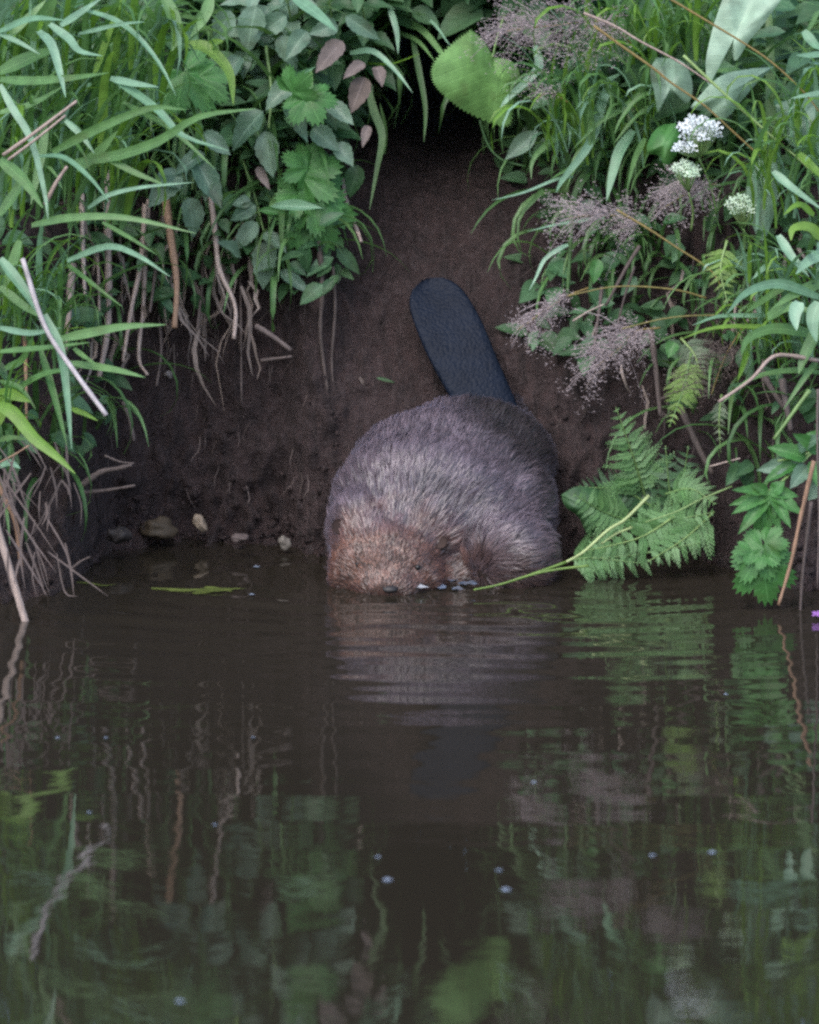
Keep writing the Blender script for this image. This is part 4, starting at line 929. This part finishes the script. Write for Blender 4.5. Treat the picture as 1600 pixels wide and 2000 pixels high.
blades(t, [([(1600,580),(1523,554),(1459,571),(1420,613)],.0,-.1,18,MGB), ([(1500,616),(1467,617),(1404,618),(1353,635)],.1,-.02,10,MGB), ([(1600,650),(1552,643),(1446,637),(1382,643),(1327,664)],.08,-.06,10,MGY), ([(1590,655),(1552,645),(1501,643),(1459,664),(1448,694)],.02,-.1,22,MG),
 ([(1610,730),(1565,724),(1510,728),(1459,745),(1408,790)],.05,-.08,14,MG), ([(1610,470),(1580,445),(1550,448),(1545,470)],.0,-.06,22,MGY), ([(1610,495),(1580,510),(1555,535)],.0,-.06,22,MGB), ([(1562,590),(1553,615),(1556,645)],-.05,-.08,26,MGB), ([(1600,590),(1588,625),(1595,668)],-.05,-.08,28,MGB),
 ([(1560,540),(1500,580),(1455,612)],.05,-.02,14,MG), ([(1520,460),(1545,500),(1580,540)],.05,0,18,MGB), ([(1610,550),(1560,570),(1510,600)],.02,-.04,20,MG), ([(1600,700),(1570,740),(1530,800)],.02,-.04,12,MG), ([(1470,640),(1455,700),(1440,745)],.1,.05,14,MGY),
 ([(1500,620),(1540,600),(1590,610)],.0,-.05,26,MG), ([(1590,420),(1560,400),(1530,420)],.05,0,14,MGY), ([(1610,620),(1575,690),(1560,730)],0,-.02,24,MG), ([(1530,530),(1500,520),(1470,545)],.08,.04,16,MGB)])
filler(t, 90, 1550, 640, .1, 90, .2, ('green', 'yellow', 'blue', 'green'), (-3.6, -1.0), 90)
t = thing('broad_grass', 'pale stout stalk and blades crossing the upper right edge', 'grass', W(1600, 420, .15), GRR)
blades(t, [([(1510,335),(1545,365),(1610,412)],.12,.08,16,MGB), ([(1610,180),(1580,185),(1545,192)],.15,.12,10,MGB), ([(1610,105),(1580,108),(1555,108)],.15,.12,12,MGB), ([(1600,125),(1580,122)],.15,.12,10,MGB), ([(1560,300),(1590,330),(1620,360)],.12,.1,18,MGY), ([(1570,60),(1590,85),(1610,100)],.2,.15,18,MGB)])
filler(t, 70, 1550, 340, .2, 90, .24, ('green', 'blue', 'yellow'), (-3.6, -.6), 110)
stalk('straw', 'beige bent straw under the broad blades at the right edge', 'straw', [(1600,705),(1540,694),(1505,700),(1467,741),(1404,785)], .0, -.1, 9, MDS)
stalk('straw', 'short pale straw lying on the mud right of the fern', 'straw', [(1387,911),(1416,903),(1446,895)], .1, .08, 4, MDS)
ST = 'flowering stalks leaning across the right bank'
for lab, pts, Y, wd, m in [
 ('olive-orange stalk crossing the largest whitish leaf', [(1300,-8),(1375,37),(1450,82),(1512,125),(1575,185),(1615,240)], .2, 7, MOL),
 ('orange stalk running down left to right past the white flower head', [(1160,50),(1225,97),(1275,132),(1312,162),(1375,205),(1430,255),(1487,307)], .22, 8, MOL),
 ('beige-green stalk just above the orange one', [(1140,25),(1200,50),(1250,80),(1325,120),(1388,162)], .24, 8, MDS),
 ('yellow-green stalk running to the right edge above the pale stout stalk', [(1335,108),(1412,180),(1512,270),(1560,310),(1612,362)], .18, 9, MST),
 ('olive stalk slanting down to the yellow fern', [(1205,410),(1267,447),(1320,482),(1385,525),(1410,560)], .22, 7, MOL),
 ('olive stalk arching level below the yellow fern', [(1380,582),(1330,568),(1260,560),(1190,561),(1110,578)], .25, 6, MOL),
 ('amber stalk arching level under the first level stalk', [(1560,640),(1480,622),(1380,616),(1300,622),(1215,642)], .15, 6, MOL)]:
    stalk('flower_stalk', lab, 'stalk', pts, Y, Y - .02, wd * .72, m, ST, .6, .08)
PG = 'feathery pinkish grass heads on the right bank'
panicle('feathery_grass', 'largest feathery pinkish-grey grass head, at the top of the right bank', [(1260,110),(1180,45),(1080,50),(990,60)], .5, .42, [(1090,70,120,60,420),(1140,110,80,45,220),(1010,50,50,50,90),(1060,20,70,30,110)], 1, PG)
panicle('feathery_grass', 'feathery grass head below the drooping blades, left of the lower flower heads', [(1300,470),(1240,430),(1180,420),(1110,425)], .34, .28, [(1160,430,70,45,300),(1120,395,40,22,80),(1190,460,50,30,90)], 1, PG)
panicle('feathery_grass', 'feathery grass head just below the greenish flower heads', [(1400,360),(1370,362),(1330,385),(1290,410)], .3, .26, [(1345,405,65,45,330),(1310,385,40,20,60)], 1, PG)
panicle('feathery_grass', 'loose feathery grass head hanging over the bare mud nearest the tail', [(1150,562),(1105,580),(1060,610),(1010,645)], .3, .26, [(1050,640,45,32,130),(1045,680,30,25,50),(1090,600,25,16,30),(1030,660,28,18,30)], 1, PG)
panicle('feathery_grass', 'dense feathery grass head above the green fern frond', [(1290,640),(1240,648),(1210,680),(1160,720)], .25, .2, [(1205,700,70,50,360),(1150,720,28,40,80),(1250,670,45,28,90)], 1, PG)
panicle('feathery_grass', 'small brownish grass head right of the big toothed leaf', [(1110,200),(1085,185),(1065,183),(1050,192)], .45, .42, [(1065,185,28,18,60)], 1, PG)
panicle('feathery_grass', 'grey feathery grass head among the roots at right', [(1450,640),(1420,690),(1400,740),(1390,770)], .22, .18, [(1375,730,60,45,180),(1430,690,50,30,90)], 1, PG, MRT)

# ------------------------------------------------------------------ RIGHT: white flower heads
def umbel(label, heads, base, Y, key, rays):
    root = thing('white_flower', label, 'flower', W(*base, Y + .06), 'white flower heads on the right bank')
    cx = sum(h[0] for h in heads) / len(heads); cy = sum(h[1] for h in heads) / len(heads)
    hub = (cx + 6, cy + 45)
    stem(root, [base, ((base[0] + hub[0]) / 2 + 6, (base[1] + hub[1]) / 2), hub], Y + .06, Y + .01, 5, MST)
    for (x, y, s) in heads:
        c = W(x, y, Y + rr(-.02, .02)); h = W(*hub, Y + .01)
        obj('ray', T('ray', tube([h, h.lerp(c, .6) + Vector((0, -.003, -.004)), c], .0012, .0008, n=4, k=4), MST), root)
        M = orient(c, c + Vector((rr(.8, 1), rr(-.2, .2), rr(-.2, .2))).normalized() * s / 1000, s / 1000, (rr(-.3, .3), -.75, .8))
        obj('floret', rnd.choice(FLOR[key]), root, M)
def heads(cx, cy, w, h, k, s):
    out = []
    for i in range(k):
        g = i * 2.399; r = math.sqrt((i + .5) / k); out.append((cx + w * r * math.cos(g), cy + h * r * math.sin(g) + rr(-2, 2), s * rr(.85, 1.2)))
    return out
umbel('largest white flower head, highest of the flower heads', heads(1366, 254, 40, 22, 30, 17) + heads(1337, 288, 20, 11, 10, 14), (1400, 420), .2, 'white', 20)
umbel('small greenish-white flower head under the largest one', heads(1340, 331, 25, 16, 18, 13), (1350, 450), .2, 'green', 12)
umbel('greenish-white flower head farthest right and lowest', heads(1448, 401, 26, 18, 18, 13), (1445, 520), .18, 'green', 12)

# ------------------------------------------------------------------ RIGHT: ferns and the leafy plants by the water
FR = 'fern fronds on the right bank'
def fern(label, pts, Y0, Y1, key, size, pairs=12, ratio=.36, sm=None):
    t = thing('fern_frond', label, 'fern', W(*pts[0], Y0), FR); frond(t, pts, Y0, Y1, key, size, pairs, ratio, sm); return t
fern('yellow-green fern frond hanging beside the broad-bladed grass', [(1420,470),(1408,530),(1425,605)], .15, .08, 'yellow', 52, 9, .3)
fern('upright triangular fern frond standing against bare mud', [(1262,975),(1240,900),(1203,795)], .3, .24, 'green', 84, 13)
fern('light green fern frond tip hanging above the fallen pile', [(1350,690),(1335,760),(1307,835)], .22, .15, 'yellow', 52, 12)
fern('pale withered fern frond hanging on the dark mud at right', [(1410,770),(1405,820),(1408,885)], .2, .17, 'pale', 26, 9)
fern('greyish fern frond hanging behind the feathery grass', [(1330,660),(1360,700),(1375,775)], .26, .2, 'pale', 55, 10)
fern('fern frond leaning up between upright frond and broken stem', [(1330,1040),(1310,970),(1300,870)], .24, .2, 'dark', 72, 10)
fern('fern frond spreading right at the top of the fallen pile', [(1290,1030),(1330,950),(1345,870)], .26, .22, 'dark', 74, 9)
fern('fern frond pointing right toward the bright leafy plant', [(1230,1060),(1310,1020),(1395,1000)], .18, .12, 'green', 84, 10)
fern('fern frond trailing flat on the water below the broken stem', [(1130,1090),(1230,1085),(1370,1060)], .14, .08, 'green', 76, 9)
fern('fern frond lying left against the beaver flank', [(1240,1020),(1180,1000),(1120,965)], .22, .15, 'green', 72, 11)
fern('short fern frond at the water edge under the stem', [(1110,1095),(1160,1090),(1250,1100)], .1, .06, 'green', 62, 10)
fern('loose fern frond drooping left over the water toward the beaver', [(1330,1000),(1250,1050),(1135,1078)], .16, .05, 'green', 80, 9, .36)
fern('loose fern frond drooping to the water under the right of the pile', [(1395,1000),(1340,1050),(1265,1098)], .16, .06, 'green', 80, 9, .36)
fern('short loose fern frond curling right beside the grey root', [(1300,965),(1350,955),(1398,985)], .2, .12, 'green', 60, 10, .33)
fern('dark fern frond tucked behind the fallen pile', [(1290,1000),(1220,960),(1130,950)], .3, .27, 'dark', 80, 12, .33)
t = thing('broken_stem', 'pale green broken plant stem sloping from the ferns down to the beaver', 'stem', W(1255, 983, .1))
stem(t, [(1268,968),(1222,1014),(1187,1036),(1140,1078),(1106,1098)], .06, -.02, 7, MSP, 'stalk', .8, .06)
stem(t, [(1106,1098),(1050,1118),(1000,1135),(960,1146)], -.02, -.05, 6, MFY, 'tip', .7)
stem(t, [(1235,1030),(1205,1042),(1175,1062)], .05, .02, 6, MSP, 'side_shoot', .7)
stalk('yellow_stem', 'thin yellow stem lying on the water beside the beaver face', 'stem', [(1150,1105),(1090,1112),(1037,1123),(975,1142),(925,1152)], -.06, -.09, 5, MFY)
stalk('thin_green_stem', 'thin green stem crossing the fern pile toward the bright leaves', 'stem', [(1430,950),(1370,975),(1320,1000),(1260,1020)], .06, .04, 4, MST)
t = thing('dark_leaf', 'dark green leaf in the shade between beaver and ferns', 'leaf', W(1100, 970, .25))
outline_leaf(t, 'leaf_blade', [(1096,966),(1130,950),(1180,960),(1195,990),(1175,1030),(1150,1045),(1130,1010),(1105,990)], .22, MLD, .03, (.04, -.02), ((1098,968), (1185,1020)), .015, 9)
PL = 'bright leafy plants at the right water edge'
t = thing('bright_leafy_plant', 'bright green star of pointed leaflets at the right water edge', 'plant', W(1540, 920, -.1), PL)
stem(t, [(1590,880),(1540,930),(1503,958)], -.08, -.2, 7, MST)
for tp, wd in [((1425,984),24), ((1430,1000),26), ((1442,1040),30), ((1470,1050),34), ((1498,1048),30), ((1528,1046),26), ((1545,1030),26), ((1572,1000),30), ((1560,965),28), ((1432,955),22), ((1470,945),24), ((1530,940),30)]:
    leaf(t, (1503 + rr(-8, 8), 962 + rr(-6, 6)), tp, wd, -.2, LEAF, 'bright', 'leaflet', dY=rr(.0, .05))
t = thing('bright_leafy_plant', 'broad elliptical green leaves above the star of leaflets', 'plant', W(1600, 880, -.05), PL)
stem(t, [(1620,860),(1570,890),(1520,900)], -.05, -.15, 7, MST)
for b, tp, wd in [((1575,895),(1508,868),38), ((1570,905),(1480,915),40), ((1560,905),(1490,935),30), ((1600,880),(1560,850),34), ((1590,900),(1600,945),40), ((1580,910),(1545,950),36), ((1610,860),(1580,845),30), ((1610,930),(1580,975),44), ((1560,880),(1600,848),30)]: leaf(t, b, tp, wd, -.13, LEAF, rnd.choice(('bright', 'bright', 'grey')))
t = thing('bright_leafy_plant', 'hanging lobed green leaf touching the water at the right', 'plant', W(1500, 1050, -.2), PL)
stem(t, [(1520,1020),(1498,1055),(1492,1110)], -.2, -.24, 5, MST)
for b, tp, wd in [((1490,1070),(1450,1135),62), ((1495,1080),(1520,1100),50), ((1490,1100),(1502,1178),80), ((1495,1060),(1535,1062),44), ((1470,1075),(1462,1100),44)]: leaf(t, b, tp, wd, -.24, PALM, 'bright', dY=.02)
t = thing('bright_leafy_plant', 'dull dark green leaves between the fern pile and bright star', 'plant', W(1450, 900, .1), PL)
for b, tp, wd in [((1450,905),(1420,945),34), ((1455,915),(1465,955),32), ((1470,905),(1440,925),28), ((1560,800),(1590,780),30), ((1570,815),(1600,800),34)]: leaf(t, b, tp, wd, .05, LEAF, 'dark')
DR = 'dry reeds and roots at the right edge'
for nm, lab, cat, pts, Y, wd, m in [
 ('dry_reed', 'tan dry reed leaning into the water right of the hanging leaf', 'reed', [(1590,900),(1562,1020),(1545,1100),(1521,1182)], -.24, 13, MDO),
 ('dry_reed', 'muddy brown dry reed standing behind the leaning tan one', 'reed', [(1585,980),(1575,1060),(1567,1130),(1563,1205)], -.2, 11, MRT),
 ('dry_reed', 'thin brown reed at the very right edge', 'reed', [(1598,760),(1597,860),(1600,1000),(1597,1150)], -.22, 8, MRT),
 ('exposed_root', 'thick grey root slanting down the mud left of the bright leaves', 'root', [(1330,795),(1345,830),(1370,885),(1392,925)], .27, 16, MRT),
 ('exposed_root', 'upright grey root under the dense feathery grass', 'root', [(1270,640),(1276,680),(1284,750),(1290,812)], .3, 14, MRT),
 ('exposed_root', 'grey root forking off the upright one', 'root', [(1345,745),(1320,765),(1290,780)], .28, 9, MRT),
 ('exposed_root', 'pale grey root below the broad-bladed grass', 'root', [(1490,725),(1505,755),(1535,800)], .1, 14, MRT),
 ('exposed_root', 'second pale grey root right of the first below broad grass', 'root', [(1528,740),(1534,780),(1545,840)], .08, 16, MRT),
 ('plant_stalk', 'green stalk slanting down beside the roots at the right', 'stalk', [(1582,762),(1550,805),(1512,858)], -.02, 10, MST),
 ('plant_stalk', 'brown slanting stalk above the level olive stalk', 'stalk', [(1250,480),(1225,520),(1183,598)], .28, 9, MRT),
 ('plant_stalk', 'grey-green upright stalk left of the brown slanting one', 'stalk', [(1118,420),(1113,500),(1108,578)], .32, 10, MGD),
 ('plant_stalk', 'faint brown stalk below the level olive stalk', 'stalk', [(1176,560),(1170,610),(1160,685)], .3, 8, MRT),
 ('plant_stalk', 'thin brown stalk curving beside the faint one', 'stalk', [(1240,520),(1220,580),(1205,640)], .3, 6, MRT),
 ('straw', 'thin pale straw over the mud below the level olive stalk', 'straw', [(1119,627),(1150,608),(1180,594)], .26, 4, MDS)]:
    stalk(nm, lab, cat, pts, Y, Y - .02, wd * (.72 if nm == 'dry_reed' else 1), m, DR, .65, .12)
t = thing('seed_head', 'narrow grey grass seed head pointing down over the mud', 'grass', W(1093, 486, .3))
blades(t, [([(1110,478),(1093,486),(1064,507),(1048,540),(1034,567)],.3,.26,9,MGB)], 'spike')
MB_ = 'scraps stuck to the mud beside the tail'
for lab, b_, t_, wd, key in [('small faded leaf stuck on the mud left of the tail', (740,604), (712,624), 12, 'dead'), ('tiny pink scrap stuck on the mud above the beaver back', (702,735), (713,758), 7, 'dead'), ('dark scrap pressed in the mud between tail and beaver back', (735,738), (772,746), 8, 'dark')]:
    q_ = [W(x, y, 0) for x, y in (b_, t_)]; Yq = bank_Y(q_[0].x, .45)
    for _k in range(3): Yq = bank_Y(q_[0].x, W(*b_, Yq).z)
    o = obj('mud_scrap', rnd.choice(LEAF[key]), None, orient(W(*b_, Yq - .02), W(*t_, Yq - .025), wd / 1000, (0, -1, .6))); tag(o, lab, 'leaf', MB_)
LS = 'loose leaves on the right bank'
for lab, b, tp, wd, Y in [('small yellow-green leaf hanging by the brown slanting stalk', (1168,505), (1160,552), 28, .28), ('small round green leaf under the amber stalk', (1318,668), (1305,696), 28, .2)]:
    o = obj('loose_leaf', LEAF['bright'][1], None, orient(W(*b, Y), W(*tp, Y - .02), wd / 1000, facing(.2))); tag(o, lab, 'leaf', LS)
t = thing('purple_flower', 'tiny purple flower at the right edge over the water', 'flower', W(1600, 1205, -.3))
for i in range(5):
    a = 2 * math.pi * i / 5; c = W(1596, 1198, -.32)
    obj('petal', LANC['blue'][0], t, orient(c, c + Vector((math.cos(a), -.3, math.sin(a) * .5)) * .012, .006)).data = T('petal', leaf_shape(lance(1), n=4, half=1), MPU)

# ------------------------------------------------------------------ stones, floating leaves and flecks
def stone(label, px, py, w_, h_, d_, col, rz=0, seed=0, Y=None):
    bm = bmesh.new(); bmesh.ops.create_icosphere(bm, subdivisions=3, radius=1)
    for v in bm.verts: v.co *= 1 + .5 * mnoise.noise(v.co * 1.4 + Vector((seed * 7, 0, 0))) + .05 * mnoise.noise(v.co * 6)
    c = W(px, py, Y) if Y is not None else Wz(px, py, h_ * .3)
    bmesh.ops.transform(bm, matrix=Matrix.Rotation(rz, 4, 'Y') @ Matrix.Diagonal((w_, d_, h_, 1)), verts=bm.verts)
    m = bpy.data.meshes.new('stone'); bm.to_mesh(m); bm.free(); m.materials.append(dry_mat('stone_%d' % seed, tuple(x * .45 for x in col), col, .7, 20)); m.polygons.foreach_set('use_smooth', [True] * len(m.polygons))
    tag(obj('stone', m, None, Matrix.Translation(c)), label, 'stone', 'stones at the left waterline')
stone('rounded brown stone at the waterline, largest of the stones', 312, 1032, .034, .021, .03, (.13, .095, .06), 0, 1, .46)
stone('small tilted cream stone right of the brown stone', 391, 1021, .012, .021, .014, (.40, .31, .23), -.6, 2, .46)
stone('small pale stone at the waterline nearest the beaver', 556, 1060, .013, .013, .012, (.24, .21, .18), 0, 3, .38)
stone('tiny grey stone in the mud wall below the orange stalk', 330, 731, .009, .008, .008, (.30, .26, .25), 0, 4, .535)
stone('flat dark stone between cream stone and nearest pale stone', 470, 1050, .020, .008, .014, (.16, .12, .11), 0, 5, .33)
stone('dark lump of stone in the nook under the roots', 232, 1045, .024, .016, .02, (.05, .04, .037), 0, 6, .30)
def float_leaf(name, label, cat, px, py, L, wd, fam, key, ang, group, z=.0022):
    c = Wz(px, py, z); d = Vector((math.cos(ang), math.sin(ang), .02)) * L
    o = obj(name, rnd.choice(fam[key]), None, orient(c - d * .5, c + d * .5, wd, (0, -.15, 1))); o.location.z = z + .006 * (L > .03); tag(o, label, cat, group); return o
float_leaf('floating_leaf', 'pale blue-green leaf lying by the left waterline', 'leaf', 70, 1126, .055, .14, LEAF, 'pale', 2.2, None)
MWEED = leaf_mat('weed', (0.07, 0.09, 0.02), (0.13, 0.16, 0.04), rough=.4, trans=.1, veins=0, vein_amt=0, blotch_amt=.5)
MBG = leaf_mat('leaflet_sky_tint', (0.10, 0.135, 0.20), (0.19, 0.24, 0.33), rough=.3, trans=.1, veins=0, vein_amt=.2, blotch_amt=.4)  # blue-grey is sky reflection put into the leaflets' base colour
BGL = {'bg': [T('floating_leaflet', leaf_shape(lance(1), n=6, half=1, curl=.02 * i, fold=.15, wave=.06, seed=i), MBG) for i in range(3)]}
t = thing('water_weed', 'yellow-green strand of weed floating left of the beaver', 'weed', Wz(372, 1152))
for (a, b, y0, y1, wd) in [(295,480,1150,1152,8), (330,440,1155,1151,6), (380,470,1158,1150,14), (150,230,1140,1143,5), (400,455,1147,1153,10)]:
    P = [Wz(a + (b - a) * k / 3, y0 + (y1 - y0) * k / 3 + rr(-3, 3), .003) for k in range(4)]
    obj('strand', T('strand', ribbon(P, wd / 1000 * 1.7, n=10, normal=(0, -.2, 1), fold=.1), MWEED), t)
FB = 'blue-grey leaflets floating beside the beaver face'
ORD = ['first', 'second', 'third', 'fourth', 'fifth', 'sixth', 'seventh', 'eighth', 'ninth', 'tenth', 'eleventh', 'twelfth']
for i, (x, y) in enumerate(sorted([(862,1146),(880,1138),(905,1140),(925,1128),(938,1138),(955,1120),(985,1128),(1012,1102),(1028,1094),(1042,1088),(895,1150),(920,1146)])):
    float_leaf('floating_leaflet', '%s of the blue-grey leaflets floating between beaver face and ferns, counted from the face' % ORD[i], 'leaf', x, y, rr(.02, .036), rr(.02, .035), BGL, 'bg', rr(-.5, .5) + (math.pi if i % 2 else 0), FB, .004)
MFKW = leaf_mat('sliver', (0.40, 0.42, 0.46), (0.5, 0.52, 0.55), rough=.5, trans=.1, veins=0, vein_amt=0)
float_leaf('floating_sliver', 'white sliver floating right under the beaver chin', 'sliver', 822, 1154, .034, .02, LANC, 'blue', .1, None, .004).data = T('floating_sliver', leaf_shape(lance(1), n=6, half=1, curl=.0), MFKW)
FK = 'pale flecks floating on the dark water'
MFK = leaf_mat('fleck', (0.26, 0.31, 0.40), (0.36, 0.41, 0.50), rough=.5, trans=.1, veins=0, vein_amt=0, blotch_amt=0)
fk = T('floating_fleck', leaf_shape(lance(1), n=6, half=1, curl=.0, fold=.12, wave=.0), MFK)
for x, y, s, lab in [(757,1719,24,'brightest pale fleck on the dark water, left of the lower pair'), (989,1738,24,'pale fleck low on the dark water, right of the brightest one'), (738,1674,14,'small fleck just above the brightest pale fleck'), (975,1700,16,'cream fleck just above the low right fleck'),
 (1043,1528,14,'lone fleck on the water below the beaver reflection, right of centre'), (1275,1671,16,'left of the two flecks at the right over green reflections'), (1391,1665,20,'right of the two flecks at the right over green reflections'), (420,1611,12,'small fleck in the left foreground between stalk reflections'),
 (502,1107,22,'pale fleck near the shore left of the beaver'), (492,1161,18,'dull fleck beside the floating weed'), (352,1956,20,'fleck nearest the bottom edge at left'), (207,1441,12,'tiny fleck at left middle of the water'), (112,1441,12,'tiny fleck nearest the left edge of the water'), (1418,1356,12,'tiny fleck at right middle of the water'), (495,1440,10,'tiny fleck left of the beaver reflection'), (175,1587,12,'tiny fleck among the left stalk reflections')]:
    c = Wz(x, y, .0025); s *= .68; L = s / 1000
    a = rr(-.25, .25); d = Vector((math.cos(a), math.sin(a), 0)) * L
    tag(obj('floating_fleck', fk, None, orient(c - d * .5, c + d * .5, s / 1000 * 1.1, (0, 0, 1))), lab, 'fleck', FK)
